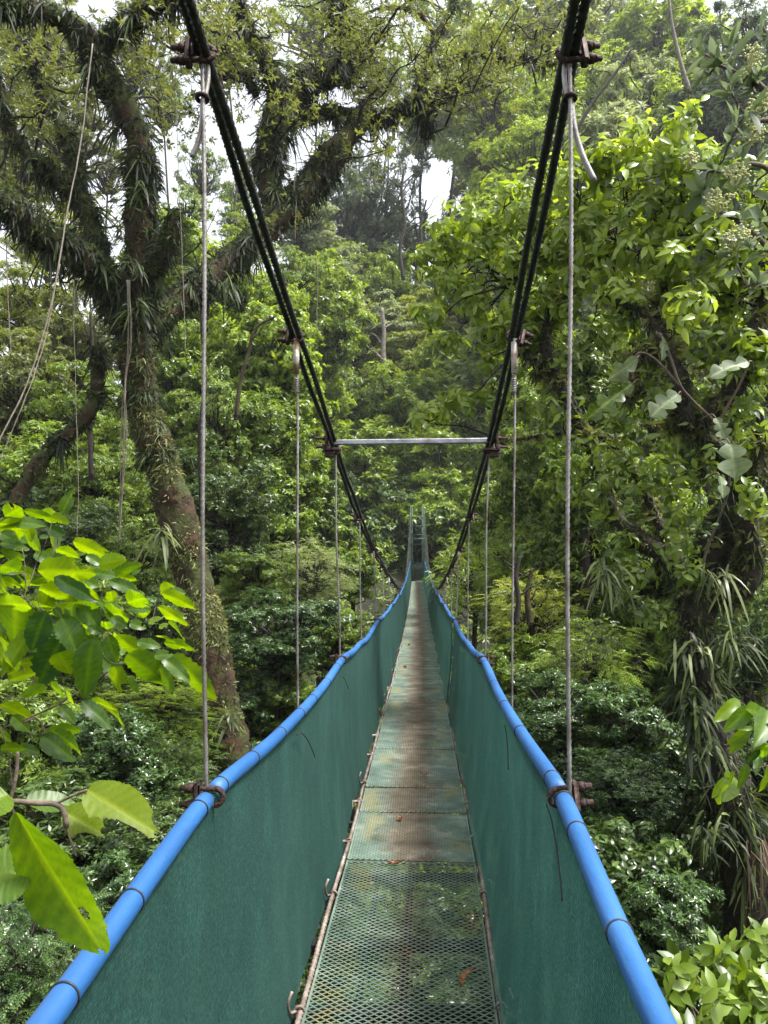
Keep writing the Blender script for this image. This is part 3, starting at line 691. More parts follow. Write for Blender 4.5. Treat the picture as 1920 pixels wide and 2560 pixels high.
ROWS = [
 # far hillside, upper right
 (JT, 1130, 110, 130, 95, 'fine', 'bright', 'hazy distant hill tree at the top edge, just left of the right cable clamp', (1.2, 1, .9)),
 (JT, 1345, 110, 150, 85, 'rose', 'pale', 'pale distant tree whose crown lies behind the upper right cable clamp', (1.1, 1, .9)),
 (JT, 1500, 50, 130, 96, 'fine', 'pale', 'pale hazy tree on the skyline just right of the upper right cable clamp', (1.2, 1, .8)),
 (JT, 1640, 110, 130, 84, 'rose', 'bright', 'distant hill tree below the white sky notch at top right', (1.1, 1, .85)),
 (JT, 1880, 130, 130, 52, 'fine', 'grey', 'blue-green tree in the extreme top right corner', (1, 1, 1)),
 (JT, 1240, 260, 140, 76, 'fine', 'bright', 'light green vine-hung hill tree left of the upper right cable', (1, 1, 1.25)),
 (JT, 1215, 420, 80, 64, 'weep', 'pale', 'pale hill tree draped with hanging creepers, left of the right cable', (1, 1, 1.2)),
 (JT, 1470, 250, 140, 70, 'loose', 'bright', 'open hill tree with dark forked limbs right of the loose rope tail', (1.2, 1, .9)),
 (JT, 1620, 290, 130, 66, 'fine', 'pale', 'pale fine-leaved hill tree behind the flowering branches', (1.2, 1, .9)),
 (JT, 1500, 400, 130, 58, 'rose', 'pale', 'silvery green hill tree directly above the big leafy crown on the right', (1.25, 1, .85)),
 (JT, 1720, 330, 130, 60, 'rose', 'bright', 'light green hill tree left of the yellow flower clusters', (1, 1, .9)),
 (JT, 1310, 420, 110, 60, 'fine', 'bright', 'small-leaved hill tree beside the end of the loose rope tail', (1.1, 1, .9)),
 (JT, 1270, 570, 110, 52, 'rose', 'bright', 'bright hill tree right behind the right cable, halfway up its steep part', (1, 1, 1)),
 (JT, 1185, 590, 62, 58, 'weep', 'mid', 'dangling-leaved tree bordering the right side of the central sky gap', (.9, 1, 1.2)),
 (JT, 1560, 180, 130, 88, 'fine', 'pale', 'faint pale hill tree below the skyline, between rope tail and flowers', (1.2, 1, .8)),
 # centre distance
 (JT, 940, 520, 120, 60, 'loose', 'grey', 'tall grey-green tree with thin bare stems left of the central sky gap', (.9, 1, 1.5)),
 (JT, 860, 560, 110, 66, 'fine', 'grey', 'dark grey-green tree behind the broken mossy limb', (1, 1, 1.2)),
 (JT, 1040, 610, 70, 62, 'loose', 'dark', 'sparse dark tree standing in the central sky gap', (1, 1, 1.3)),
 (JT, 905, 690, 100, 52, 'fine', 'bright', 'dense light green tree under the tall grey-green one in the centre', (1.2, 1, .9)),
 (JT, 800, 730, 90, 48, 'rose', 'bright', 'green tree between the left cable and the pale layered tree', (1, 1, 1)),
 (JT, 1000, 740, 90, 62, 'weep', 'bright', 'light green drooping tree above the white bare trunk', (1, 1, .9)),
 (JT, 875, 985, 95, 54, 'fine', 'mid', 'round feathery dark green tree in the middle, above the spreader bar', (.95, 1, 1.05)),
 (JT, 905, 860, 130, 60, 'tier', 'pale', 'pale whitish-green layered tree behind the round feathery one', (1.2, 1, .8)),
 (JT, 1050, 830, 110, 58, 'tier', 'yellow', 'yellowish layered tree right of the white bare trunk', (1.1, 1, .85)),
 (JT, 1150, 760, 110, 48, 'weep', 'bright', 'bright drooping tree just left of the second right hanger', (1, 1, 1)),
 (JT, 1180, 930, 110, 51, 'big', 'bright', 'bright rosette-leaved tree behind the right end of the spreader bar', (1, 1, .9)),
 (JT, 1010, 1000, 110, 52, 'rose', 'bright', 'bright rosette-leaved tree above the middle of the spreader bar', (1.1, 1, .8)),
 (JT, 920, 1140, 110, 53, 'rose', 'bright', 'green tree below the left half of the spreader bar', (1.1, 1, .8)),
 (JT, 1090, 1160, 110, 53, 'rose', 'bright', 'green tree below the right half of the spreader bar', (1.1, 1, .85)),
 (JT, 1130, 1320, 75, 50, 'big', 'mid', 'large-leaved tree reaching toward the far tower from its right', (1, 1, 1.1)),
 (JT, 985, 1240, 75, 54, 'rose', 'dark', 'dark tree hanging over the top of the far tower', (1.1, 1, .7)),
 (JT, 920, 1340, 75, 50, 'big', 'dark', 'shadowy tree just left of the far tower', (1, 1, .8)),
 (JT, 690, 880, 100, 26, 'broad', 'bright', 'broad-leaved tree behind the second left hanger', (1, 1, 1)),
 (JT, 620, 740, 130, 31, 'fine', 'bright', 'lively green tree behind the left cables, below the long mossy limb', (1.2, 1, .9)),
 (JT, 740, 690, 70, 40, 'loose', 'mid', 'loose light tree beneath the tip of the long mossy limb', (1, 1, 1)),
 (JT, 590, 900, 120, 27, 'rose', 'bright', 'green tree between the leaning mossy trunk and second left hanger', (1, 1, 1)),
 (JT, 520, 1060, 110, 22, 'fine', 'mid', 'dark small-leaved tree just right of the leaning mossy trunk', (1, 1, 1.2)),
 (JT, 650, 1080, 105, 23, 'rose', 'mid', 'dark-green tree behind the second left hanger at bar height', (1, 1, .9)),
 (JT, 760, 1150, 80, 32, 'broad', 'mid', 'palmate-leaved tree under the left bar bracket', (1, 1, .8)),
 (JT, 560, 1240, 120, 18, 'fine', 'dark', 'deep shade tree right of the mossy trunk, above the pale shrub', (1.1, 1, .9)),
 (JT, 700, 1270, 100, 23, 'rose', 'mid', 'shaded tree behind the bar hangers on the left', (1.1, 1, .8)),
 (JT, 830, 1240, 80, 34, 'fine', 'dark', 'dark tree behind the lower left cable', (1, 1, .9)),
 # left distance
 (JT, 90, 770, 120, 30, 'fine', 'yellow', 'sunny yellow-green tree at the left edge, beside the leaning rope', (1.1, 1, .9)),
 (JT, 210, 820, 110, 27, 'fine', 'olive', 'olive tree left of the leaning mossy trunk', (1, 1, 1)),
 (JT, 60, 950, 110, 23, 'rose', 'olive', 'dull olive tree at the left edge below the yellow-green one', (1, 1, 1)),
 (JT, 210, 1010, 110, 21, 'fine', 'mid', 'green tree behind the dark arching branch at left', (1.1, 1, .9)),
 (JT, 90, 1160, 120, 18, 'rose', 'mid', 'dark tree above the bright foreground leaves at the left edge', (1.1, 1, .8)),
 (JT, 250, 1180, 110, 17, 'fine', 'mid', 'small-leaved tree just left of the mossy trunk at mid height', (1, 1, .9)),
 (JT, 440, 880, 80, 26, 'rose', 'mid', 'green tree seen just right of the fork of the mossy trunk', (1, 1, 1.1)),
 (JT, 40, 400, 150, 32, 'loose', 'olive', 'thin olive tree against the sky at the upper left edge', (1.1, 1, 1.2)),
 (JT, 190, 330, 130, 28, 'loose', 'olive', 'wispy tree seen between the two main limbs at upper left', (1, 1, 1.2)),
 (JT, 410, 250, 75, 60, 'loose', 'mid', 'airy tree against the sky behind the first left hanger', (1, 1, 1.5)),
 (JT, 430, 620, 120, 30, 'fine', 'bright', 'bright tree in the sky gap above the fork of the mossy trunk', (1, 1, .7)),
 (JT, 120, 600, 110, 36, 'loose', 'yellow', 'thin yellowish tree behind the leaning rope at upper left', (1.1, 1, 1)),
 (JT, 600, 480, 55, 66, 'loose', 'mid', 'thin tree seen between the left cables and the hanging plant mass', (.8, 1, 1.2)),
 (JT, 370, 1220, 90, 30, 'fine', 'mid', 'green tree far behind the bend of the leaning mossy trunk, left side', (1.1, 1, 1)),
 (JT, 290, 1090, 100, 33, 'rose', 'mid', 'tree glimpsed between the vertical vine and the mossy trunk', (1.1, 1, 1)),
 (JT, 140, 1060, 110, 36, 'fine', 'bright', 'bright tree glimpsed under the dark arching branch at left', (1.1, 1, .9)),
 (JT, 20, 1100, 110, 27, 'fine', 'olive', 'olive tree at the left edge above the bright foreground leaves', (1.1, 1, .9)),
 (JT, 420, 1010, 80, 33, 'rose', 'bright', 'bright tree behind the mossy trunk, between fork and first left hanger', (1, 1, 1)),
 (JT, 470, 760, 100, 36, 'fine', 'mid', 'tree behind the start of the long mossy limb', (1.2, 1, .9)),
 (JT, 140, 110, 130, 56, 'loose', 'olive', 'thin-leaved tree behind the horizontal limb in the top left corner', (1.1, 1, .9)),
 (JT, 330, 150, 110, 58, 'loose', 'olive', 'thin-leaved tree behind the main limb, left of the upper left clamp', (1, 1, 1)),
 (JT, 570, 130, 110, 62, 'loose', 'olive', 'thin-leaved tree right of the upper left clamp', (1, 1, 1)),
 (JT, 800, 90, 120, 78, 'loose', 'mid', 'thin-leaved tree behind the overhead limbs at top centre', (1.2, 1, .8)),
 (JT, 960, 190, 90, 84, 'loose', 'mid', 'thin-leaved tree behind the spray of moss-hung twigs at top centre', (1.1, 1, .8)),
 (JT, 270, 430, 80, 56, 'loose', 'olive', 'thin-leaved tree in the gap left of the vertical mossy limb', (.9, 1, 1.1)),
 (JT, 70, 200, 110, 55, 'loose', 'mid', 'thin-leaved tree at the left edge behind the small upper branches', (1, 1, 1.1)),
 (JT, 470, 540, 70, 32, 'loose', 'mid', 'small airy tree just above the start of the long limb', (1.1, 1, .8)),
 (JT, 620, 610, 70, 60, 'loose', 'bright', 'small airy tree behind the long limb, right of the left cables', (1.1, 1, .8)),
 (JT, 505, 440, 62, 62, 'loose', 'mid', 'airy tree filling the sky gap between first left hanger and left cables', (1, 1, 1.2)),
 (JT, 1760, 210, 110, 64, 'rose', 'bright', 'bright hill tree directly behind the topmost flower cluster', (1.1, 1, .9)),
 (JT, 1400, 320, 110, 66, 'fine', 'bright', 'bright hill tree in front of the open forked one, right of the rope tail', (1.1, 1, .8)),
 (JT, 1060, 300, 80, 98, 'fine', 'pale', 'pale far tree on the slope at the right rim of the central sky gap', (1, 1, 1.1)),
 (JT, 850, 815, 85, 66, 'rose', 'pale', 'pale rosette-leaved tree left of the white bare trunk', (1.1, 1, .7)),
 (JT, 1010, 900, 80, 60, 'rose', 'yellow', 'yellow-green tree right below the white bare trunk', (1.2, 1, .7)),
 (JT, 665, 400, 60, 74, 'loose', 'olive', 'airy far tree between the hanging plant mass and the long limb', (1, 1, 1.1)),
 (JT, 590, 560, 60, 64, 'loose', 'mid', 'airy tree peeping over the long limb just right of the left cables', (1.2, 1, .9)),
 (JT, 760, 560, 75, 70, 'fine', 'pale', 'pale small-leaved tree under the broken end of the long limb', (1.1, 1, .9)),
 # shrubs left of the bridge
 (SH, 780, 1420, 85, 17, 'pin', 'pale', 'pale feathery shrub with big compound leaves beside the third left hanger', (1.1, 1, .7)),
 (SH, 650, 1430, 90, 15, 'fine', 'mid', 'dark shrub right of the mossy trunk, left of the pale feathery shrub', (1.2, 1, .8)),
 (SH, 880, 1440, 70, 24, 'rose', 'mid', 'shrub behind the row of thin hangers on the left', (1.1, 1, .9)),
 (SH, 700, 1560, 110, 12, 'fine', 'glossy', 'glossy small-leaved shrub rising above the left handrail', (1.3, 1, .8)),
 (SH, 840, 1570, 70, 14, 'fine', 'mid', 'low shrub behind the left net near the fourth hanger', (1.1, 1, .8)),
 (SH, 690, 1720, 80, 12.3, 'rose', 'mid', 'dark shrub between the foot of the mossy trunk and the left handrail', (1, 1, .8)),
 (SH, 370, 1560, 90, 13, 'fine', 'dark', 'dark shrub left of the lower mossy trunk, above the bright leaf tips', (1, 1, .9)),
 (SH, 400, 1750, 100, 10, 'pin', 'mid', 'flat-sprayed dark shrub left of the trunk foot', (1.2, 1, .5)),
 (SH, 280, 1860, 110, 8.5, 'rose', 'glossy', 'light rosette shrub under the bright foreground branch', (1.1, 1, .7)),
 (SH, 430, 1900, 90, 9, 'pin', 'dark', 'shadowed shrub beside the first left handrail clamp', (1.1, 1, .7)),
 (SH, 150, 1330, 120, 14, 'fine', 'dark', 'dark shrub behind the top of the bright foreground leaves', (1.2, 1, .8)),
 (SH, 330, 1400, 90, 14, 'fine', 'mid', 'shrub left of the mossy trunk where the strap fern hangs', (1, 1, .9)),
 (SH, 430, 2060, 130, 7.2, 'fine', 'dark', 'small-leaved shrub just outside the left pipe below its first clamp', (1.2, 1, .7)),
 (SH, 120, 2060, 160, 7.5, 'rose', 'dark', 'dark shrub behind the yellow chewed leaf at the left edge', (1.1, 1, .7)),
 (SH, 330, 2230, 130, 6.4, 'rose', 'glossy', 'shrub in the gap between the big near leaf and the blue pipe', (1.1, 1, .7)),
 (SH, 90, 2380, 170, 5.6, 'pin', 'glossy', 'silvery compound-leaved shrub in the bottom left corner', (1.2, 1, .65)),
 (SH, 250, 2480, 120, 5.4, 'pin', 'dark', 'dark compound-leaved shrub hard against the blue pipe at bottom left', (1, 1, .7)),
 (SH, 40, 1780, 130, 9.5, 'rose', 'mid', 'shrub behind the lower twigs of the bright foreground branch, at the left edge', (1.1, 1, .8)),
 (SH, 160, 1560, 120, 12, 'rose', 'mid', 'shrub hidden behind the thickest bright foreground leaves', (1.1, 1, .9)),
 # under the bridge: dark leaf colour on most paints in the shade below deck
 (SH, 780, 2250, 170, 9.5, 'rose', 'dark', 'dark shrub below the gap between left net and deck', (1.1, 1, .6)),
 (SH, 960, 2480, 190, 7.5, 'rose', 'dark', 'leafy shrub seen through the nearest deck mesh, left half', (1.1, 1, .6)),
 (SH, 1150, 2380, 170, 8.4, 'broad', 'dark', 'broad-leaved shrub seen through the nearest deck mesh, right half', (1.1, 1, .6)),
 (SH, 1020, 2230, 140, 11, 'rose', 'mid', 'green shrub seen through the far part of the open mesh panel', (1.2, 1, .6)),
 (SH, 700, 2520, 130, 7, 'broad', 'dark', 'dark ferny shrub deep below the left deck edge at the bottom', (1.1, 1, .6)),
 # shrubs right of the bridge
 (SH, 1190, 1440, 90, 20, 'pin', 'bright', 'light green drooping shrub right of the far bridge, beside the thin hangers', (1.1, 1, 1)),
 (SH, 1330, 1530, 110, 13, 'pin', 'yellow', 'yellow-green compound-leaved shrub between the two near right hangers', (1.1, 1, .9)),
 (SH, 1290, 1400, 90, 17, 'pin', 'mid', 'pale green spray-leaved shrub behind the second right hanger', (1.1, 1, .9)),
 (SH, 1240, 1280, 90, 25, 'rose', 'mid', 'green shrub right of the bar hanger, at the height of the far tower', (1, 1, 1)),
 (SH, 1340, 1180, 95, 20, 'rose', 'mid', 'rosette shrub between the second and first right hangers', (1, 1, 1)),
 (SH, 1460, 1210, 100, 14, 'broad', 'mid', 'large-leaved bush behind the first right hanger', (1, 1, .9)),
 (SH, 1490, 1640, 100, 11, 'pin', 'mid', 'compound-leaved shrub right of the first right hanger', (1.1, 1, .8)),
 (SH, 1290, 1660, 90, 12, 'rose', 'mid', 'green shrub rising over the right handrail behind the second hanger', (1.1, 1, .7)),
 (SH, 1400, 1770, 110, 9, 'fine', 'glossy', 'glossy dark shrub beside the first right handrail clamp, above it', (1.2, 1, .7)),
 (SH, 1560, 1800, 110, 8.3, 'rose', 'glossy', 'dark glossy shrub left of the ferny right trunk', (1.1, 1, .7)),
 (SH, 1540, 1960, 120, 7.4, 'fine', 'glossy', 'sparkling glossy shrub right of the first right handrail clamp', (1.2, 1, .65)),
 (SH, 1680, 1950, 110, 7.8, 'broad', 'dark', 'broad-leaved dark shrub at the foot of the ferny right trunk', (1, 1, .8)),
 (SH, 1560, 2150, 130, 6.4, 'broad', 'dark', 'dark shrub with ribbed leaves halfway along the near right pipe', (1.1, 1, .7)),
 (SH, 1680, 2270, 110, 5.8, 'rose', 'glossy', 'dense glossy shrub above the bottom right corner bush', (1.1, 1, .7)),
 (SH, 1860, 2150, 120, 9, 'broad', 'dark', 'dark shrub behind the right trunk at the right edge', (1, 1, .8)),
 (SH, 1870, 1620, 120, 11, 'weep', 'dark', 'dark drooping bush at the right edge behind the ferny trunk', (1, 1, 1)),
 (SH, 1620, 1480, 110, 13, 'broad', 'mid', 'broad-leaved bush behind the hanging strap ferns', (1, 1, 1)),
 (SH, 1600, 1250, 120, 12, 'rose', 'mid', 'bush filling the space under the pale lobed leaves', (1.1, 1, 1)),
 (SH, 1850, 1350, 110, 12, 'rose', 'mid', 'dark bush at the right edge behind the largest lobed leaf', (1, 1, 1)),
 (SH, 1780, 1060, 120, 13, 'weep', 'mid', 'bush behind the crossing gnarled branches at the right edge', (1, 1, 1)),
 (SH, 1460, 900, 110, 16, 'rose', 'mid', 'leafy bush behind the gnarled branches beside the first right hanger', (1.1, 1, 1)),
 (SH, 1330, 1000, 100, 22, 'rose', 'bright', 'bright bush right of the spreader bar', (1, 1, 1)),
 (SH, 1650, 760, 130, 18, 'fine', 'olive', 'olive twiggy tree behind the lower edge of the big right crown', (1.1, 1, .9)),
 (SH, 1850, 800, 120, 16, 'rose', 'dark', 'dark bush at the right edge below the flowering branches', (1, 1, 1)),
]
for r_ in ROWS:
    nm, px, py, rp, Y_, kd, mt, lb, asp = r_
    tree(nm, 'tree' if nm == JT else 'shrub', px, py, rp * 1.12, Y_, kd, mt, lb, asp, 'trees of the jungle hillside' if nm == JT else 'shrubs in the ravine')

# bare trunks and stems that show between the crowns
for (pts, Yb, w0, mt, lb) in (
  (((958, 1010), (963, 940), (958, 880), (960, 830), (955, 770)), 57, 8, 'palebark', 'tall bare whitish tree trunk standing in front of the pale layered tree'),
  (((1008, 700), (1000, 620), (1012, 560), (1004, 480), (1010, 420)), 57, 5, 'bark', 'slender dark forked stem rising in front of the central sky gap'),
  (((1046, 700), (1056, 640), (1052, 560), (1066, 500)), 58, 4, 'bark', 'second slender dark stem right of the forked one, before the sky gap'),
  (((1290, 1560), (1296, 1500), (1290, 1440), (1300, 1390)), 11.5, 8, 'bark', 'dark mossy stem inside the yellow-green shrubs by the second right hanger'),
  (((1325, 1560), (1318, 1490), (1330, 1420)), 11.8, 9, 'redbark', 'thick brown stem among the yellow-green shrubs, right of the mossy one'),
  (((505, 1250), (500, 1100), (512, 960), (505, 820), (500, 700)), 15, 7, 'bark', 'straight dark trunk half hidden behind the first left hanger'),
  (((590, 1050), (600, 960), (622, 880), (640, 820), (690, 790)), 19, 6, 'redbark', 'bent brown stem with bare side twig left of the second left hanger'),
  (((228, 1200), (226, 1060), (232, 900), (226, 780)), 15, 7, 'bark', 'thin dark trunk left of the aerial root bundle'),
  (((1725, 230), (1700, 150), (1680, 60), (1670, -20)), 40, 6, 'palebark', 'bare pale diagonal trunk against the hill near the top right sky notch'),
  (((1440, 330), (1480, 260), (1540, 180), (1580, 120)), 40, 5, 'bark', 'dark forked bough on the hillside right of the rope tail')):
    o0 = at(*pts[0], Yb)
    root = thing('bare_trunk', lb, 'tree trunk', tuple(o0), 'bare trunks among the trees')
    mb = MB(); P = spline([at(x, y, Yb) for x, y in pts], 24) - o0
    tube(mb, P, np.linspace(w0, w0 * .55, 24) / F * Yb, 8, rough=.06)
    for k in (9, 14, 18):
        e = P[k] + (np.array([R.choice([-1, 1]) * R.uniform(.5, 1), 0, R.uniform(.4, 1.)]) * 55 / F * Yb)
        tube(mb, spline(wiggle(P[k], e, 5, .15), 8), np.linspace(w0 * .4, w0 * .12, 8) / F * Yb, 5)
    mb.build('trunk', M[mt], root)

# ================================================================ low growth nobody could count
R = np.random.default_rng(5)
def scatter(n, x0, x1, y0, y1, hmax):
    x = R.uniform(x0, x1, n); y = R.uniform(y0, y1, n)
    keep = np.abs(x - CX(np.clip(y, .3, 47)) ) > 1.3
    low = T(x, y) + hmax * R.random(n) ** 1.5
    keep |= (low < DZ(np.clip(y, 0, 47)) - .9) | (y > 50)
    return np.stack([x, y, low], 1)[keep]
mb = MB()
for n, x0, x1, y0, y1, h, L in ((6000, -8, 9, 2.5, 14, 2.2, .11), (9000, -17, 18, 10, 30, 3.4, .17), (9000, -24, 28, 28, 52, 4.2, .26), (16000, -60, 80, 50, 130, 6, .5)):
    p = scatter(n, x0, x1, y0, y1, h)
    rosettes(mb, p, np.array([0, -.25, 1.]) + .5 * R.standard_normal(p.shape), 6, L, L * .42, .3, .35, 0, R.random(len(p)) * .8 + .1)
o = mb.build('undergrowth', M['mid']); tag(o, 'low dark green undergrowth covering the slopes and floor of the ravine', 'undergrowth', None, 'stuff')
# ================================================================ MOSSY TREE ON THE LEFT
def limb(mb, rows, n=50, sides=12, rough=.06, knob=.1):
    """rows (px, py, Y, half width in px) -> bumpy tapered tube; returns path and radii"""
    P = np.array([np.concatenate([at(a, b, y), [w / F * y]]) for a, b, y, w in rows])
    s = spline(P, n); r = np.maximum(s[:, 3], .006)
    k = R.random(8) * 6
    r = r * (1 + knob * np.sin(np.linspace(0, 9, n) * 2.1 + k[0]) * np.sin(np.linspace(0, 23, n) + k[1]))
    tube(mb, s[:, :3], r, sides, rough=rough)
    return s[:, :3], r
def straps(mb, path, r, n, L, W, down=.7, tuft=1, res=3, var=(.1, .9), under=0., spread=.5):
    """strap leaves rooted in the bark of a limb, single or in tufts"""
    m = len(path); seg = np.linalg.norm(np.diff(path, axis=0), axis=1); w = np.append(seg, seg[-1]) * (r + .03); w /= w.sum()
    w = w * np.exp(2.2 * np.sin(np.linspace(0, 31, m) + 6 * R.random()) * np.sin(np.linspace(0, 13, m) + 6 * R.random())); w /= w.sum()
    i = R.choice(m, n, p=w); t, nn, b = frames(path)
    a = R.uniform(0, 2 * math.pi, n)
    nor = np.cos(a)[:, None] * nn[i] + np.sin(a)[:, None] * b[i]
    base = path[i] + nor * (r[i] * .92)[:, None] + t[i] * R.uniform(-.5, .5, n)[:, None] * seg.mean()
    base = np.repeat(base, tuft, 0); nor = np.repeat(nor, tuft, 0); N = len(base)
    d = unit(nor * (.55 + .3 * R.random((N, 1))) + np.array([0, 0, -1.]) * down * R.random((N, 1)) + spread * R.standard_normal((N, 3)))
    v = R.uniform(*var, n).repeat(tuft) + .1 * R.standard_normal(N)
    ln = L * np.exp(.35 * R.standard_normal(n)).repeat(tuft) * (.7 + .5 * R.random(N))
    leaves(mb, base, d, nor + .3 * R.standard_normal((N, 3)), ln, W * (.7 + .6 * R.random(N)), np.clip(v, 0, 1), res, .25 + .45 * R.random(N))
def twigs(mb, a, b, r0, n=7, amp=.18, side=4):
    p = spline(wiggle(a, b, n, amp), 14); tube(mb, p, np.linspace(r0, r0 * .3, 14), 5, rough=.08)
    for _ in range(side):
        i = R.integers(4, 13); q = p[i] + unit(R.standard_normal(3)) * np.linalg.norm(np.array(b) - a) * R.uniform(.12, .35)
        tube(mb, wiggle(p[i], q, 5, .25), np.linspace(r0 * .4, r0 * .12, 5), 4)
        yield q
R = np.random.default_rng(31)
o0 = at(590, 2120, 11.2); o0[2] = float(T(o0[0], 11.2))
mossy = thing('mossy_tree', 'big dark leaning tree on the left, trunk and limbs furred with moss', 'tree', tuple(o0))
def mpart(mb, name, mat, parent=mossy, org=None):
    o = mb.build(name, mat, parent); o.location = -(o0 if org is None else org); return o
mb = MB(); LM = []
base = [(650, 2600, 11.3, 70), (618, 2250, 11.25, 66)]
trunk_rows = base + [(582, 1980, 11.2, 60), (545, 1760, 11.1, 56), (508, 1560, 11, 50), (470, 1380, 11, 46), (420, 1210, 10.9, 44), (372, 1070, 10.8, 41), (347, 940, 10.7, 40), (330, 830, 10.6, 45), (322, 745, 10.5, 52)]
TR = limb(mb, trunk_rows, 150, 26, .085, .13)
rows = {
 'up': [(322, 770, 10.5, 45), (352, 660, 10.4, 40), (352, 540, 10.3, 37), (356, 430, 10.2, 35), (340, 330, 10.1, 34), (285, 235, 10, 34), (238, 150, 9.9, 34), (215, 90, 9.8, 32), (130, 35, 9.6, 26), (-20, 18, 9.3, 22)],
 'up2': [(250, 120, 9.9, 22), (330, 45, 9.8, 24), (400, 5, 9.7, 24), (480, -50, 9.5, 22)],
 'left': [(318, 790, 10.5, 40), (265, 700, 10.3, 40), (190, 635, 10, 38), (110, 590, 9.7, 36), (30, 525, 9.4, 36), (-80, 480, 9.1, 34)],
 'left2': [(255, 690, 10.3, 26), (236, 590, 10.3, 22), (205, 500, 10.3, 21), (140, 440, 10.2, 19), (60, 375, 10.1, 17), (10, 290, 10, 15), (-10, 180, 10, 12)],
 'left3': [(208, 510, 10.3, 16), (178, 370, 10.5, 17), (130, 260, 10.6, 15), (85, 160, 10.7, 13), (60, 60, 10.8, 11)],
 'long': [(330, 850, 10.6, 36), (400, 800, 10.9, 35), (480, 725, 11.2, 33), (560, 665, 11.6, 33), (650, 590, 12, 33), (740, 500, 12.4, 34), (815, 410, 12.8, 32), (870, 340, 13.1, 26), (905, 290, 13.3, 19), (926, 250, 13.4, 10)],
 'hang': [(690, 545, 12.2, 24), (672, 430, 12.3, 32), (682, 320, 12.4, 34), (705, 245, 12.5, 30), (670, 175, 12.3, 24), (640, 130, 12.2, 17), (622, 80, 12.1, 14), (600, 10, 12, 13), (585, -60, 11.9, 12)],
 'roof': [(700, 255, 12.5, 32), (770, 205, 12.7, 32), (850, 180, 12.9, 28), (890, 130, 13, 24), (875, 80, 13.1, 22), (850, 20, 13.2, 24), (835, -50, 13.3, 24)],
 'spray': [(690, 275, 12.5, 20), (780, 282, 12.8, 18), (850, 280, 13.1, 14), (960, 292, 13.5, 18), (1030, 260, 13.8, 20), (1100, 232, 14, 14), (1152, 226, 14.2, 7)],
 'lower': [(250, 860, 10.9, 9), (240, 990, 10.9, 17), (200, 1060, 10.8, 19), (120, 1130, 10.7, 20), (55, 1225, 10.6, 20), (10, 1330, 10.5, 20), (-40, 1450, 10.5, 20)],
 'spur': [(350, 700, 10.4, 22), (410, 640, 10.2, 20), (432, 560, 10.1, 16), (440, 530, 10.1, 12)],
 'twist': [(640, 240, 12.5, 9), (600, 150, 12.5, 10), (590, 110, 12.6, 7)],
 'arm': [(1030, 262, 13.8, 12), (1065, 175, 13.9, 13), (1088, 100, 14, 10), (1130, 20, 14.1, 8), (1150, -40, 14.2, 7)],
 'branch': [(1040, 175, 14, 7), (1180, 135, 14.3, 7), (1260, 150, 14.4, 8), (1330, 145, 14.5, 6), (1390, 160, 14.6, 4)],
 'top': [(1090, 90, 14, 6), (1040, 30, 14, 6), (960, 20, 14, 5), (900, 40, 14, 3)],
 'drop': [(1045, 265, 13.8, 3), (1062, 290, 13.8, 18), (1070, 320, 13.8, 15), (1066, 345, 13.8, 5)],
}
EXT = {}
for k, rw in rows.items(): EXT[k] = limb(mb, rw, 46, 12 if rw[0][3] > 12 else 7, .08, .14)
mpart(mb, 'trunk', M['redbark'])
# fine twigs and small leaves of its own crown
tw = MB(); tips = []
ends = [(20, 10), (120, 130), (60, 250), (330, 150), (420, 90), (520, 40), (560, 130), (620, 230), (740, 60), (790, 130), (720, 130), (690, 60), (950, 70), (980, 140), (1010, 40), (1060, 90), (1120, 60), (1170, 110), (1220, 60), (1200, 180), (1250, 190), (1330, 60), (1380, 130), (1150, 170), (470, 160), (390, 230), (420, 330), (60, 110), (170, 200), (280, 60), (500, 250), (560, 30), (960, 200), (900, 220), (980, 330), (880, 90), (60, 450), (130, 520), (180, 290), (280, 600), (90, 660), (640, 520), (1290, 30), (1400, 40)]
allp = np.concatenate([v[0] for v in EXT.values()])
for ex, ey in ends:
    for rep in range(2):
        e = at(ex + R.normal() * 35, ey + R.normal() * 35, 12 + R.normal() * 1.2 + max(0, (ex - 700) / 400))
        i = np.argmin(np.linalg.norm(allp - e, axis=1) + R.random(len(allp)) * .8)
        for q in twigs(tw, allp[i], e, .024, side=8): tips.append(q)
        tips.append(e)
mpart(tw, 'twigs', M['bark'])['kind'] = 'stuff'
tips = np.array(tips); cr = MB()
tp = np.repeat(tips, 5, 0) + R.standard_normal((len(tips) * 5, 3)) * .2
rosettes(cr, tp, R.standard_normal(tp.shape) * .5 + [0, 0, .8], 7, .085, .03, .4, .25, 1, R.random(len(tp)) * .6 + .15)
mpart(cr, 'crown', M['olive'])
ms = MB()
straps(ms, TR[0][35:], TR[1][35:], 22000, .065, .019, .5, 1, 1, (-.1, 1.15), spread=.9)
for k in EXT: straps(ms, *EXT[k], 500, .05, .016, .4, 1, 1, (-.8, .5), spread=.9)
o = mpart(ms, 'moss', M['moss']); o['kind'] = 'stuff'
ep = MB()
straps(ep, *TR, 500, .10, .014, 1.0, 2, 3, (.3, .9))
straps(ep, TR[0][95:], TR[1][95:], 900, .12, .016, .9, 2, 3, (.1, .8), spread=.6)
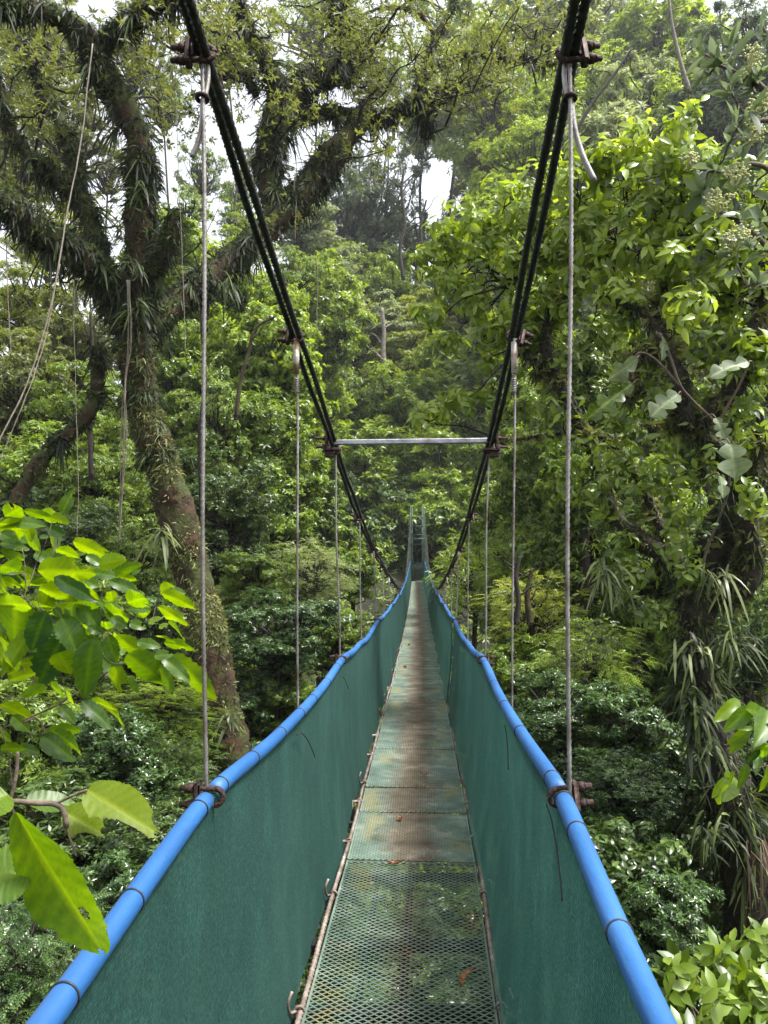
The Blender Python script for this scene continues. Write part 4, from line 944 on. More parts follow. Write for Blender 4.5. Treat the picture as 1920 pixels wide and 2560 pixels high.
for k, n, t in (('up', 950, 3), ('up2', 260, 3), ('left', 700, 3), ('left2', 420, 3), ('left3', 320, 3), ('long', 1100, 3), ('hang', 900, 3), ('roof', 700, 3), ('spray', 700, 3), ('lower', 260, 2), ('spur', 160, 3), ('twist', 60, 3), ('arm', 120, 3), ('branch', 160, 2), ('drop', 120, 2)):
    straps(ep, *EXT[k], int(n * .45), .085, .012, .8, t, 3, (.0, .8), spread=.9)
    straps(ep, *EXT[k], n // 22, .24, .020, 1.5, 12, 3, (.0, .75), spread=.5)
    straps(ep, EXT[k][0], EXT[k][1] * 1.25, n, .10, .016, 1.3, 2, 3, (-.2, .4), spread=.8)
    straps(ep, *EXT[k], int(n * 2.6), .07, .030, .2, 3, 1, (.05, 1.), spread=1.1)
o = mpart(ep, 'epiphyte_leaves', M['epi']); o['kind'] = 'stuff'
st = MB(); tube(st, [at(905, 290, 13.2), at(922, 268, 13.3), at(932, 236, 13.3)], [.10, .08, .02], 7, rough=.2); mpart(st, 'broken_stub', M['redbark'])

# separate strap ferns and tufts
def tuft(label, px, py, Y, n, Lpx, Wpx, mat, down=.5, up=.6, name='strap_fern', cat='fern', spread=.7, face=-.5, droop=.6, group='strap ferns growing on the trees'):
    c = at(px, py, Y); mbf = MB(); n = int(n * 1.4) if px > 1400 else n
    d = unit(np.stack([R.standard_normal(n) * spread, face + .4 * R.standard_normal(n), up + .35 * R.standard_normal(n)], 1))
    L = Lpx / F * Y * R.uniform(.3, .95, n) * (.72 if px > 1400 else 1)
    leaves(mbf, R.standard_normal((n, 3)) * (.06 if px > 1400 else .03 if Y < 9 else .05), d, np.array([0, -.4, 1.]) + .3 * R.standard_normal((n, 3)), L, Wpx / F * Y * R.uniform(.3, .8, n), R.uniform(.1, 1, n), 3, down * R.uniform(.35, 1.1, n) + droop * R.random(n))
    root = thing(name, label, cat, tuple(c), group)
    mbf.build('fronds', M[mat], root)
    cr_ = MB(); tube(cr_, spline([(0, .05, -.03), (0, .0, 0), (0, -.02, .02)], 6), [.02, .035, .015], 7, rough=.2); cr_.build('root_crown', M['redbark'], root)
    return root
tuft('pale hanging strap-leaf tuft on the bend of the leaning mossy trunk', 408, 1325, 10.45, 34, 95, 9, 'epipale', .7, -.1)
tuft('yellowish star-shaped fern tuft low on the mossy trunk near the handrail', 572, 1790, 10.55, 16, 75, 11, 'epipale', .5, .0)
tuft('grey hanging strap fern below the long mossy limb, near the left cables', 565, 705, 11.2, 30, 60, 8, 'epi', .9, -.2)
tuft('dark hanging strap fern on the thick overhead limb left of centre', 845, 150, 12.5, 46, 70, 8, 'epi', 1.1, .0)
tuft('strap fern at the fork of the mossy trunk', 345, 770, 10.1, 40, 80, 9, 'epi', .9, .1)
tuft('spiky strap fern on the upper side of the long limb', 800, 360, 12.4, 30, 60, 6, 'epi', .2, .9)
tuft('tufted strap fern on the middle of the vertical mossy limb', 352, 470, 9.9, 30, 65, 7, 'epi', .8, .1)
tuft('strap fern fringe under the overhead spray limb, above the dark hanging clump', 1040, 245, 13.6, 44, 60, 7, 'epi', .9, .2)
tuft('strap fern on the left end of the thick overhead limb', 720, 260, 12.1, 40, 70, 7, 'epi', .9, .2)
tuft('thin light fern with drooping blades right of the mossy trunk fork', 330, 660, 10.0, 26, 80, 8, 'epi', .8, .2)
tuft('small pale tuft on the mossy trunk just under the fork', 362, 905, 10.35, 22, 45, 6, 'epipale', .8, .1)
tuft('small tuft on the right face of the mossy trunk above the strap-leaf tuft', 395, 1090, 10.5, 18, 40, 6, 'epipale', .8, .2)

# hanging vines and aerial roots
def vine(label, rows, wpx, mat='vine', strands=1, group='thin vines hanging from the mossy tree'):
    c = at(*rows[0][:3]); mbv = MB(); wpx *= .62
    for s in range(strands):
        P = spline([at(a + (R.normal() * 5 if s else 0), b, y) for a, b, y in rows], 40) - c
        P += .006 * R.standard_normal(P.shape).cumsum(0) * .4 * np.array([1, 1, 0])
        tube(mbv, P, wpx / F * rows[0][2] * .5 * (1 if s == 0 else .7), 6, rough=.08)
    o = mbv.build('hanging_vine', M[mat]); o.location = c; tag(o, label, 'vine', group); return o
vine('long pale vine leaning down from the upper left limb to the left edge', [(232, 110, 9.4), (208, 320, 9.2), (172, 520, 9), (130, 760, 8.8), (70, 960, 8.6), (-10, 1120, 8.4)], 6)
vine('second pale vine running beside the leaning one, ending lower at the left edge', [(150, 660, 8.9), (112, 860, 8.7), (60, 1010, 8.5), (-10, 1180, 8.4)], 4)
vine('thin straight vine just left of the first left hanger', [(436, 60, 9.8), (442, 330, 9.8), (452, 560, 9.8), (462, 890, 9.8)], 3)
vine('bundle of pale aerial roots hanging down the front of the mossy trunk', [(318, 700, 9.9), (322, 850, 10), (315, 960, 10.1), (312, 1110, 10.2), (298, 1370, 10.3)], 5, 'vine', 4)
vine('thin vertical vine above the foreground leaves, left of the trunk', [(184, 700, 9.6), (188, 900, 9.6), (192, 1150, 9.6), (193, 1345, 9.6)], 2.6)
vine('wispy vine hanging under the long mossy limb beside the left cables', [(790, 640, 12), (794, 720, 12), (792, 790, 12), (795, 830, 12)], 4)
vine('thin vine at the extreme left edge above the yellow-green tree', [(14, 600, 9.4), (16, 720, 9.4), (22, 890, 9.4)], 4)
vine('curling aerial root below the tip of the long mossy limb', [(742, 420, 12.2), (735, 470, 12.1), (742, 500, 12.1), (740, 600, 12.1)], 5)
vine('red-brown bark strip hanging beside the first left clamp', [(540, 80, 11.4), (548, 150, 11.4), (556, 190, 11.4), (562, 220, 11.4)], 8, 'redbark')

# ================================================================ GNARLED TREE ON THE RIGHT
R = np.random.default_rng(47)
r0 = at(1880, 2330, 7.2); r0[2] = float(T(r0[0], 7.2))
gn = thing('gnarled_tree', 'gnarled dark branching tree on the right with a bright large-leaved crown', 'tree', tuple(r0))
mb = MB(); RT = limb(mb, [(1905, 2700, 7.2, 62), (1885, 2360, 7.2, 58), (1862, 2180, 7.2, 55), (1830, 2010, 7.2, 52), (1790, 1860, 7.2, 48), (1752, 1720, 7.2, 44), (1742, 1560, 7.2, 46), (1752, 1440, 7.2, 50)], 60, 14, .08, .15)
rr = {
 'a': [(1745, 1470, 7.2, 42), (1800, 1330, 7.1, 40), (1842, 1230, 7, 34), (1800, 1130, 6.9, 24), (1735, 1075, 6.8, 20), (1712, 1000, 6.8, 24), (1700, 945, 6.8, 26), (1660, 870, 6.9, 20), (1632, 800, 7, 14), (1560, 762, 7.1, 9), (1500, 740, 7.2, 5)],
 'b': [(1735, 1075, 6.8, 15), (1790, 1020, 6.7, 18), (1838, 965, 6.6, 22), (1870, 890, 6.6, 22), (1895, 800, 6.6, 19), (1925, 700, 6.6, 15), (1960, 620, 6.6, 12)],
 'c': [(1740, 1500, 7.2, 40), (1680, 1400, 7.3, 32), (1600, 1350, 7.5, 26), (1540, 1290, 7.7, 18), (1500, 1180, 7.9, 16), (1450, 1060, 8, 15), (1410, 985, 8, 18), (1385, 940, 8, 17), (1362, 850, 8, 15), (1385, 760, 8, 12), (1380, 700, 8, 8), (1360, 640, 8, 5)],
 'd': [(1395, 960, 8, 13), (1330, 900, 8.1, 11), (1306, 850, 8.1, 9), (1310, 780, 8.2, 7), (1290, 700, 8.2, 4)],
 'e': [(1660, 870, 6.9, 12), (1590, 890, 7, 14), (1575, 930, 7, 9), (1580, 1010, 7, 6)],
 'f': [(1710, 980, 6.8, 12), (1680, 1080, 7, 6)],
 'g': [(1770, 1450, 7.2, 34), (1850, 1480, 7, 26), (1880, 1400, 6.9, 22), (1872, 1300, 6.8, 20), (1900, 1150, 6.8, 14), (1905, 1020, 6.8, 11)],
 'h': [(1690, 1400, 7.3, 14), (1560, 1140, 7.6, 7), (1440, 1085, 7.9, 6), (1250, 1105, 8.4, 4)],
 'i': [(1640, 820, 7, 9), (1660, 700, 7, 7), (1680, 600, 7, 4)],
 'j': [(1385, 760, 8, 7), (1480, 690, 7.8, 5), (1560, 620, 7.6, 3)],
}
RX = {k: limb(mb, v, 44, 10, .10, .2) for k, v in rr.items()}
def rpart(mb_, name, mat):
    o = mb_.build(name, mat, gn); o.location = -r0; return o
rpart(mb, 'trunk', M['bark'])
ep = MB()
straps(ep, *RT, 1500, .13, .014, 1.2, 2, 3, (.0, .8), spread=.8); straps(ep, *RT, 1800, .06, .022, .5, 2, 1, (.0, .9), spread=.9); straps(ep, *RT, 160, .32, .022, 1.6, 3, 3, (.1, .9), spread=.4)
for k, n in (('a', 420), ('b', 120), ('c', 420), ('d', 80), ('g', 260), ('e', 60)):
    straps(ep, *RX[k], n, .09, .012, 1.2, 2, 3, (.0, .7), spread=.7); straps(ep, *RX[k], n, .05, .02, .3, 2, 1, (.0, .9), spread=1.)
o = rpart(ep, 'epiphyte_leaves', M['epi']); o['kind'] = 'stuff'
ms = MB(); straps(ms, *RT, 5000, .05, .018, .5, 1, 1, (-.3, 1.), spread=.9)
for k in RX: straps(ms, *RX[k], 900, .042, .015, .4, 1, 1, (-.4, .9), spread=.9); straps(ms, *RX[k], 160, .085, .036, .3, 3, 1, (.2, 1.), spread=1.)
o = rpart(ms, 'moss', M['moss']); o['kind'] = 'stuff'
# crown of large bright leaves: clumps placed through its volume
cl = [(1080, 660, 8.6, .30), (1110, 610, 8.5, .36), (1160, 570, 8.4, .42), (1190, 680, 8.4, .40), (1140, 720, 8.5, .3), (1230, 600, 8.2, .45), (1260, 520, 8, .40), (1290, 660, 8, .48), (1350, 560, 7.8, .48), (1370, 470, 7.6, .42), (1420, 620, 7.6, .46), (1450, 500, 7.4, .48), (1480, 410, 7.3, .38), (1520, 580, 7.3, .48), (1560, 460, 7.1, .46), (1590, 640, 7.2, .42), (1630, 540, 7, .46), (1670, 430, 6.9, .42), (1700, 620, 6.9, .42), (1750, 520, 6.8, .42), (1800, 640, 6.7, .40), (1850, 560, 6.6, .42), (1900, 660, 6.5, .36), (1880, 480, 6.6, .36), (1580, 360, 7.0, .34), (1700, 340, 6.9, .34), (1330, 760, 8.0, .30), (1480, 700, 7.5, .34), (1700, 740, 6.9, .34), (1830, 740, 6.6, .34), (1560, 750, 7.2, .3), (1190, 790, 8.4, .28), (1240, 850, 8.3, .26), (1420, 780, 7.8, .26), (1780, 430, 6.7, .36)]
for _ in range(46):
    px_ = R.uniform(1060, 1915); top_ = np.interp(px_, [1060, 1200, 1400, 1560, 1915], [640, 540, 420, 350, 420]); py_ = R.uniform(top_ - 25, top_ + 470)
    cl.append((px_, py_, float(np.interp(px_, [1060, 1915], [8.6, 6.6])) + R.normal() * .3, R.uniform(.12, .3)))
twg = MB(); cr = MB(); allr = np.concatenate([v[0] for v in RX.values()])
P_, A_, V_ = [], [], []
for px, py, y, r in cl:
    c = at(px, py, y); i = np.argmin(np.linalg.norm(allr - c, axis=1) - .4 * allr[:, 2])
    tp = [q for q in twigs(twg, allr[i], c, .016, 6, .12, 6)]
    n = int(8 + 34 * r); t = unit(R.standard_normal((n, 3)) + [0, -.25, .35]); p = c + t * r * R.uniform(.5, 1., (n, 1)) * [1, 1, .8]
    for q in p[:7]: tube(twg, wiggle(c, q, 4, .2), [.006, .005, .004, .003], 4)
    P_.append(p); A_.append(t + [0, -.2, .3]); V_.append(np.full(n, R.uniform(.3, .8)))
rosettes(cr, np.concatenate(P_), np.concatenate(A_), 6, .128, .055, -.05, .35, 2, np.concatenate(V_), .6, .45)
rpart(cr, 'crown', M['bright'])
# scattered mid-size leaves on the lower gnarled branches
lo = MB(); tw2 = twg; P_, A_ = [], []
for px, py, y, r in [(1400, 1030, 7.8, .3), (1460, 1130, 7.7, .3), (1540, 1170, 7.4, .34), (1620, 1130, 7.2, .34), (1580, 1220, 7.3, .34), (1660, 1210, 7.1, .34), (1500, 1250, 7.6, .3), (1690, 1290, 7, .3), (1420, 1220, 7.8, .28), (1750, 1180, 6.7, .3), (1640, 1000, 6.9, .22), (1560, 1060, 7.2, .26), (1870, 1060, 6.5, .28), (1900, 930, 6.4, .26), (1760, 870, 6.7, .28), (1480, 830, 7.6, .24), (1700, 1360, 7, .28), (1590, 1450, 7.2, .24), (1640, 1560, 7.1, .24), (1560, 1380, 7.4, .2), (1380, 1110, 8, .25), (1330, 830, 8, .24), (1290, 930, 8.2, .24), (1560, 830, 7.2, .26), (1620, 900, 7.1, .22), (1830, 860, 6.7, .26), (1420, 900, 7.8, .22), (1760, 1000, 6.9, .22), (1240, 1000, 8.4, .2), (1720, 1440, 6.8, .2), (1880, 1240, 6.5, .22)]:
    c = at(px, py, y); i = np.argmin(np.linalg.norm(allr - c, axis=1))
    for q in twigs(tw2, allr[i], c, .010, 6, .2, 4): pass
    n = 16; t = unit(R.standard_normal((n, 3)) + [0, -.3, .2]); P_.append(c + t * r * R.uniform(.3, 1., (n, 1))); A_.append(t + [0, -.3, .3])
rosettes(lo, np.concatenate(P_), np.concatenate(A_), 5, .105, .045, -.1, .4, 2, None, .8, .45)
rpart(lo, 'lower_leaves', M['mid']); rpart(twg, 'twigs', M['bark'])['kind'] = 'stuff'

tuft('long pale ribbed strap fern hanging left of the right trunk, highest of them', 1520, 1430, 7.0, 40, 120, 10, 'epipale', .9, .0, spread=.6)
tuft('dangling pale strap fern at the middle of the ferny right trunk', 1730, 1610, 6.7, 16, 110, 11, 'epipale', 1.0, -.1, spread=.5)
tuft('yellow-green notched fronds hanging beside the right edge trunk', 1800, 1440, 6.6, 16, 130, 11, 'epipale', 1.1, -.1, spread=.4)
tuft('wide dark strap fern spilling from the right trunk at half its height', 1830, 1600, 6.7, 60, 140, 10, 'epi', .9, .3, spread=1.)
tuft('dark strap fern around the right trunk above the bright right twig', 1740, 1760, 6.7, 54, 120, 14, 'epi', .9, .3)
tuft('grey drooping strap fern on the lower part of the right trunk', 1750, 1850, 6.7, 50, 125, 12, 'epi', 1.0, .1)
tuft('brown dead strap fronds hanging near the foot of the right trunk', 1895, 2110, 6.8, 14, 170, 6, 'dead', 1.6, -.4, spread=.22)
tuft('pale curved strap fern on the left side of the right trunk foot', 1790, 2080, 6.8, 34, 100, 10, 'epi', .9, .2)
tuft('spiky air plant on the small branch right of the first right hanger', 1500, 1330, 7.5, 34, 75, 7, 'epi', .2, .7)
tuft('bright spiky air plant rosette just above the highest pale strap fern', 1475, 1370, 7.4, 22, 60, 10, 'bright', .2, .7)
tuft('grassy strap fern hanging from the stub left of the ferny trunk', 1500, 1600, 7.3, 34, 60, 5, 'epipale', .9, .1)
tuft('fine grassy tuft under the largest lobed leaf', 1780, 1250, 6.7, 34, 90, 4, 'epi', .6, .3)
tuft('leafy dark rosette plant on the right trunk above the wide strap fern', 1750, 1330, 6.6, 26, 70, 14, 'glossy', .3, .5)

# lobed pale leaves (each one its own leaf on a climbing plant)
def lobed(px0, py0, px1, py1, Y, wpx, label, mat='felt', lobes=3, tilt=.3):
    a = at(px0, py0, Y); b = at(px1, py1, Y - tilt * .3); d = b - a; L = np.linalg.norm(d); d = d / L
    v = unit(np.array([R.normal() * .3, -1, .35 + R.normal() * .2])); side = unit(np.cross(d, v)); up = np.cross(side, d)
    n, m = 34, 9; u = np.linspace(0, 1, n); W = wpx / F * Y
    prof = (.30 + .70 * np.abs(np.sin(u * math.pi * lobes + .25)) ** .7) * np.sin(np.clip(u * .90 + .10, 0, 1) * math.pi) ** .45 * (.62 + .5 * u) * W * .5
    w = np.linspace(-1, 1, m)
    P = u[:, None, None] * L * d + (prof[:, None] * w[None, :])[..., None] * side + ((np.abs(w)[None, :] * .3 * prof[:, None] - .22 * L * (u ** 2)[:, None] + .04 * L * np.sin(u * 9)[:, None] * w[None, :]))[..., None] * up
    mb_ = MB(); i = np.arange(n - 1)[:, None] * m; j = np.arange(m - 1)[None, :]
    mb_.add(P.reshape(-1, 3), None, np.stack([i + j, i + j + 1, i + m + j + 1, i + m + j], -1).reshape(-1, 4), np.clip(.25 + .6 * (np.abs(w)[None, :] < .08) + .12 * R.standard_normal((n, m)), 0, 1).ravel())
    root = thing('lobed_leaf', label, 'leaf', tuple(a), 'large lobed leaves of the climbing plant')
    mb_.build('blade', M[mat], root)
    st_ = MB(); tube(st_, spline([(0, 0, 0), tuple(-d * L * .2 + np.array([0, .05, 0])), tuple(-d * L * .5 + np.array([0, .22, -.08]))], 10), .006, 6); st_.build('stalk', M['twig'], root)
R = np.random.default_rng(3)
lobed(1592, 896, 1535, 948, 6.3, 62, 'pale whitish lobed leaf at the tip of a mossy branch, highest of its plant', lobes=2)
lobed(1695, 985, 1630, 1030, 6.2, 74, 'whitish lobed leaf against the dark gnarled branch, right of the dark oblong leaf', lobes=3)
lobed(1870, 905, 1780, 925, 6.1, 60, 'long whitish lobed leaf spread flat near the right edge', lobes=3)
lobed(1790, 1045, 1822, 1105, 6.2, 46, 'narrow deeply lobed grey leaf hanging above the largest lobed leaf', lobes=4)
lobed(1825, 1110, 1842, 1190, 6.0, 96, 'largest lobed grey-green leaf, round and broad, at the right edge', lobes=2)
lobed(1800, 1190, 1815, 1240, 6.1, 44, 'small grey lobed leaf hanging below the largest one', lobes=2)
lobed(1580, 960, 1475, 1035, 6.4, 66, 'dark green oblong leaf with a scalloped edge beside the first right hanger', 'mid', 4)
lobed(1655, 840, 1665, 895, 6.3, 34, 'small upright pale lobed leaf on the gnarled branch top', lobes=3)

cs = MB(); p0 = at(1742, 1500, 6.75)
for rw in ([(1742, 1500, 6.75), (1765, 1380, 6.7), (1815, 1250, 6.6), (1822, 1150, 6.45), (1790, 1060, 6.45), (1740, 1010, 6.45), (1700, 960, 6.45), (1665, 860, 6.6), (1640, 830, 6.7)], [(1700, 965, 6.45), (1640, 900, 6.6), (1594, 885, 6.6), (1580, 950, 6.65)], [(1800, 1050, 6.45), (1850, 960, 6.35), (1875, 900, 6.3)]):
    tube(cs, spline([at(*q) for q in rw], 40) - p0, .011, 6, rough=.1)
root = thing('climbing_plant', 'stem of the lobed-leaved climber winding up the gnarled right trunk', 'climber', tuple(p0)); cs.build('stem', M['twig'], root)

# ================================================================ FLOWERING BRANCHES, TOP RIGHT
R = np.random.default_rng(8)
f0 = at(2050, 700, 4.6); f0[2] = float(T(f0[0], 4.6))
fl = thing('flowering_tree', 'tree leaning in at the top right edge with leathery leaves and yellow-green flower clusters', 'tree', tuple(f0))
tk = MB(); lv = MB()
FB = [limb(tk, r_, 30, 7, .05, .05) for r_ in (
 [(2300, 2400, 4.8, 60), (2200, 1500, 4.7, 50), (2080, 900, 4.6, 34), (2020, 500, 4.6, 22), (1960, 330, 4.6, 14), (1915, 230, 4.6, 9), (1860, 190, 4.6, 6), (1790, 160, 4.6, 4)],
 [(2030, 560, 4.6, 14), (1940, 440, 4.6, 8), (1880, 410, 4.6, 6), (1800, 430, 4.6, 4), (1740, 420, 4.6, 3)],
 [(2060, 760, 4.6, 14), (1940, 640, 4.6, 8), (1870, 570, 4.6, 6), (1800, 530, 4.6, 4)],
 [(1930, 300, 4.6, 8), (1880, 300, 4.6, 5), (1850, 270, 4.6, 3)], [(1950, 640, 4.6, 6), (1900, 700, 4.6, 4), (1860, 720, 4.6, 3)], [(1990, 400, 4.6, 6), (1930, 130, 4.6, 4), (1905, 60, 4.6, 3)])]
sp = [(1760, 135), (1800, 150), (1775, 190), (1830, 130), (1850, 190), (1825, 225), (1880, 220), (1900, 180), (1905, 270), (1860, 290), (1890, 340), (1840, 330), (1795, 420), (1750, 430), (1850, 400), (1900, 420), (1880, 470), (1830, 470), (1790, 540), (1850, 540), (1900, 560), (1870, 610), (1910, 630), (1840, 660), (1890, 710), (1760, 480), (1905, 90)]
fp = np.array([at(a, b, 4.6 + R.normal() * .12) for a, b in sp])
fb = np.concatenate([q[0] for q in FB])
for p in fp: tube(tk, wiggle(fb[np.argmin(np.linalg.norm(fb - p, axis=1))], p, 5, .1), [.007, .006, .006, .005, .004], 5)
rosettes(lv, fp, np.array([[-.4, -.3, .7]]) + .45 * R.standard_normal(fp.shape), 9, .145, .058, .55, .12, 2, None, .8, .35)
def fpart(mb_, name, mat, p=fl):
    o = mb_.build(name, mat, p); o.location = -f0; return o
fpart(tk, 'branches', M['twig']); fpart(lv, 'crown', M['grey'])
for (a, b) in ((1880, 150), (1878, 330), (1842, 445), (1800, 508), (1842, 598), (1728, 398), (1895, 262)):
    c = at(a, b, 4.25); fm = MB(); s = .7 if a == 1728 else 1.1
    for _ in range(11):
        e = c + unit(R.standard_normal(3) + [0, -.3, .4]) * .062 * s * R.uniform(.5, 1.1)
        tube(fm, wiggle(c + [0, .04, -.05], e, 4, .1), .0022, 4)
        for _k in range(7):
            q = e + R.standard_normal(3) * .016; ph = np.linspace(0, math.pi, 4)[None, :]
            tube(fm, np.stack([q[0] + 0 * ph[0], q[1] + 0 * ph[0], q[2] - .0065 * np.cos(ph[0])], 1), .0072 * np.sin(ph[0]) + .0005, 6, cap=False)
    fpart(fm, 'flower_cluster', M['flower'])

# ================================================================ FOREGROUND LEAVES
def bigleaf(mb, a, b, width, normal, curl=.15, fold=.22, serr=.05, tone=.5, bites=0, n=18, m=9, wavy=.02, ob=.85):
    """a leaf blade from a to b, with a midrib fold, toothed edge, droop and optional holes"""
    a = np.asarray(a, float); b = np.asarray(b, float); d = b - a; L = np.linalg.norm(d); d = d / L
    side = unit(np.cross(d, normal)); up = np.cross(side, d)
    u = np.linspace(0, 1, n); prof = np.sin(np.clip(.04 + u * .95, 0, 1) ** ob * math.pi) ** .72 * (1 - .15 * u)
    prof[-1] = .02; prof[0] = .05
    w = np.linspace(-1, 1, m)
    pe = prof[:, None] * w[None, :]
    ed = 1 + serr * np.where(np.abs(w)[None, :] > .9, np.where(np.arange(n)[:, None] % 2 == 0, 1, -1) + R.standard_normal((n, m)) * .6, 0)
    x = pe * ed * width / 2
    ph = R.random() * 6
    h = fold * np.abs(x) - curl * L * (u ** 2)[:, None] + curl * L * u[:, None] * .25 + wavy * L * np.sin(u * 11 + ph)[:, None] * np.abs(w)[None, :] - .006 * width * np.cos(u * 52)[:, None] * np.abs(w)[None, :] * .8
    P = a + u[:, None, None] * L * d + x[..., None] * side + h[..., None] * up
    i = np.arange(n - 1)[:, None] * m; j = np.arange(m - 1)[None, :]
    q = np.stack([i + j, i + j + 1, i + m + j + 1, i + m + j], -1).reshape(-1, 4)
    t = np.clip(tone + .30 * (np.abs(w)[None, :] < .1) + .06 * R.standard_normal((n, m)) + .07 * np.cos((u[:, None] - .16 * np.abs(w)[None, :]) * 58) * (np.abs(w)[None, :] > .1) + .10 * np.sin(u * 5 + ph)[:, None] * w[None, :], 0, 1)
    keep = np.ones(len(q), bool); P2 = P.reshape(-1, 3)
    if bites:
        cu, cw = np.meshgrid((u[:-1] + u[1:]) / 2, (w[:-1] + w[1:]) / 2, indexing='ij')
        for bu, bw, br, bz in bites: keep &= ~((((cu - bu) / br) ** 2 + ((cw - bw) / bz) ** 2).ravel() < 1)
    spt = None
    if bites: spt = np.clip(1.6 - np.min([((u[:, None] - bu) / br) ** 2 + ((w[None, :] - bw) / bz) ** 2 for bu, bw, br, bz in bites], axis=0), 0, 1).ravel()
    mb.add(P2, None, q[keep], t.ravel() if spt is None or n > 30 else np.where(spt > .3, 2., t.ravel()))
    return spt
R = np.random.default_rng(17)
LV = [(30,110,150,40,'b',.5),(150,70,390,130,'b',.25),(0,130,300,160,'g',.3),(0,150,170,190,'b',.5),(170,150,210,270,'b',.5),(0,230,150,270,'b',.6),(140,200,280,330,'b',.6),(0,280,170,300,'g',.35),(0,330,120,380,'b',.5),(360,320,520,370,'b',.55),(470,270,700,360,'b',.42),(480,250,710,330,'b',.2),(300,370,540,470,'g',.35),(240,460,640,460,'b',.38),(560,360,680,430,'g',.4),(640,420,820,380,'b',.5),(680,390,820,470,'g',.42),(720,470,930,410,'b',.3),(700,500,900,510,'b',.3),(700,520,940,610,'g',.28),(0,430,120,450,'b',.5),(0,520,140,560,'b',.5),(0,600,120,640,'b',.4),(260,560,500,650,'b',.62),(350,500,640,660,'d',.28),(520,520,640,560,'g',.6),(540,620,640,660,'b',.5),(0,680,210,670,'b',.45),(90,640,110,940,'b',.6),(300,720,200,985,'d',.5),(210,830,0,1150,'b',.3),(400,760,500,990,'g',.55),(400,900,240,1210,'d',.5),(600,900,540,1290,'g',.42),(700,880,750,1060,'g',.5),(350,700,400,760,'g',.6),(680,660,740,760,'b',.6),(680,750,840,740,'b',.4),(720,760,830,830,'g',.45),(830,670,960,620,'b',.4),(830,710,980,710,'g',.35),(1040,610,1140,560,'b',.6),(1045,605,1280,695,'b',.38),(1020,690,1235,810,'b',.28),(1000,650,960,630,'g',.5),(840,800,950,830,'g',.5),(960,800,1050,760,'w',.5),(1030,830,1090,800,'w',.5),(890,920,1045,950,'g',.4),(1090,790,1215,910,'b',.35),(1010,880,1140,920,'b',.35),(1060,930,1270,960,'b',.32),(1000,1010,1120,1000,'g',.5),(750,880,980,1030,'b',.33),(820,1000,1090,1190,'b',.5),(1000,1030,1140,1250,'b',.42),(1050,1010,1240,1180,'g',.3),(1100,1010,1410,1280,'b',.32),(640,1020,830,1170,'g',.38),(740,1080,790,1240,'b',.5),(830,1150,900,1250,'b',.4),(120,1060,240,1050,'b',.5),(380,990,460,1120,'b',.6),(50,1170,240,1110,'b',.4),(300,1210,120,1270,'b',.4),(330,1200,430,1280,'b',.4),(530,1300,725,1480,'g',.33),(590,1300,780,1360,'b',.35),(650,1300,830,1460,'b',.25),(0,1320,210,1410,'b',.4),(380,1330,490,1450,'g',.4),(80,1400,190,1500,'g',.5),(320,1500,540,1480,'b',.35),(350,1500,550,1640,'b',.45),(270,1530,490,1690,'g',.42),(0,1620,180,1600,'b',.4),(120,1600,260,1640,'g',.4),(440,1300,510,1330,'b',.5),(20,900,80,1150,'b',.45),(-40,760,60,1000,'b',.5),(-60,480,60,600,'b',.5),(-50,1030,90,1040,'b',.5),(-40,1500,90,1560,'b',.5)]
K = .3858
for _ in range(62):
    x0 = R.uniform(-80, 600); y0 = R.uniform(90, 1050) if x0 < 420 else R.uniform(420, 1050); ln = R.uniform(110, 230); an = R.normal() * .55 + .35
    LV.append((x0, y0, x0 + ln * math.cos(an), y0 + ln * math.sin(an), R.choice(['b', 'b', 'b', 'g', 'g', 'd']), R.uniform(.38, .55)))
NB = len(LV) - 62
for _ in range(40):
    x0 = R.uniform(0, 1150); y0 = R.uniform(120, 700) + .35 * x0; ln = R.uniform(45, 95); an = R.normal() * .8 + .2
    LV.append((x0, y0, x0 + ln * math.cos(an), y0 + ln * math.sin(an), R.choice(['b', 'g']), R.uniform(.35, .6)))
g0 = at(-150, 1900, 1.95); g0[2] = float(T(g0[0] - .3, 1.95)); g0[0] -= .25
br = thing('leafy_branch', 'foreground branch at the left edge bearing many large bright green toothed leaves', 'branch', tuple(g0))
mb = MB()
for kL, (x0, y0, x1, y1, ty, wr) in enumerate(LV):
    Yb = 1.98 + R.normal() * .10 - (x0 / 1400) * .05 + (.18 + .1 * R.random() if kL >= NB else 0)
    Yt = Yb + {'b': R.normal() * .05, 'g': .0, 'd': .02, 'w': 0}[ty]
    a = at(x0 * K, 1250 + y0 * K, Yb); b = at(x1 * K, 1250 + y1 * K, Yt); L = np.linalg.norm(b - a)
    nv = {'b': (R.normal() * .3, .85 + .2 * R.normal(), .55), 'g': (R.normal() * .25, -.8, .6), 'd': (.1, -.95, .15), 'w': (0, -.7, .7)}[ty]
    tn = {'b': .3 + .5 * R.random(), 'g': .22 + .15 * R.random(), 'd': .02, 'w': .9}[ty]
    bt = [(R.uniform(.5, .95), R.choice([-1, 1]) * R.uniform(.6, 1.), .09, .35)] if R.random() < .35 else ([(1.0, R.uniform(-.6, .6), .07, .5)] if R.random() < .3 else 0)
    bigleaf(mb, a, b, max(L * wr * 1.3, .018), nv, .10 * (1 if ty != 'd' else .3), .25, .07, tn, bt)
def gpart(mb_, name, mat):
    o = mb_.build(name, mat, br); o.location = -g0; return o
gpart(mb, 'leaves', M['fg'])
tk = MB()
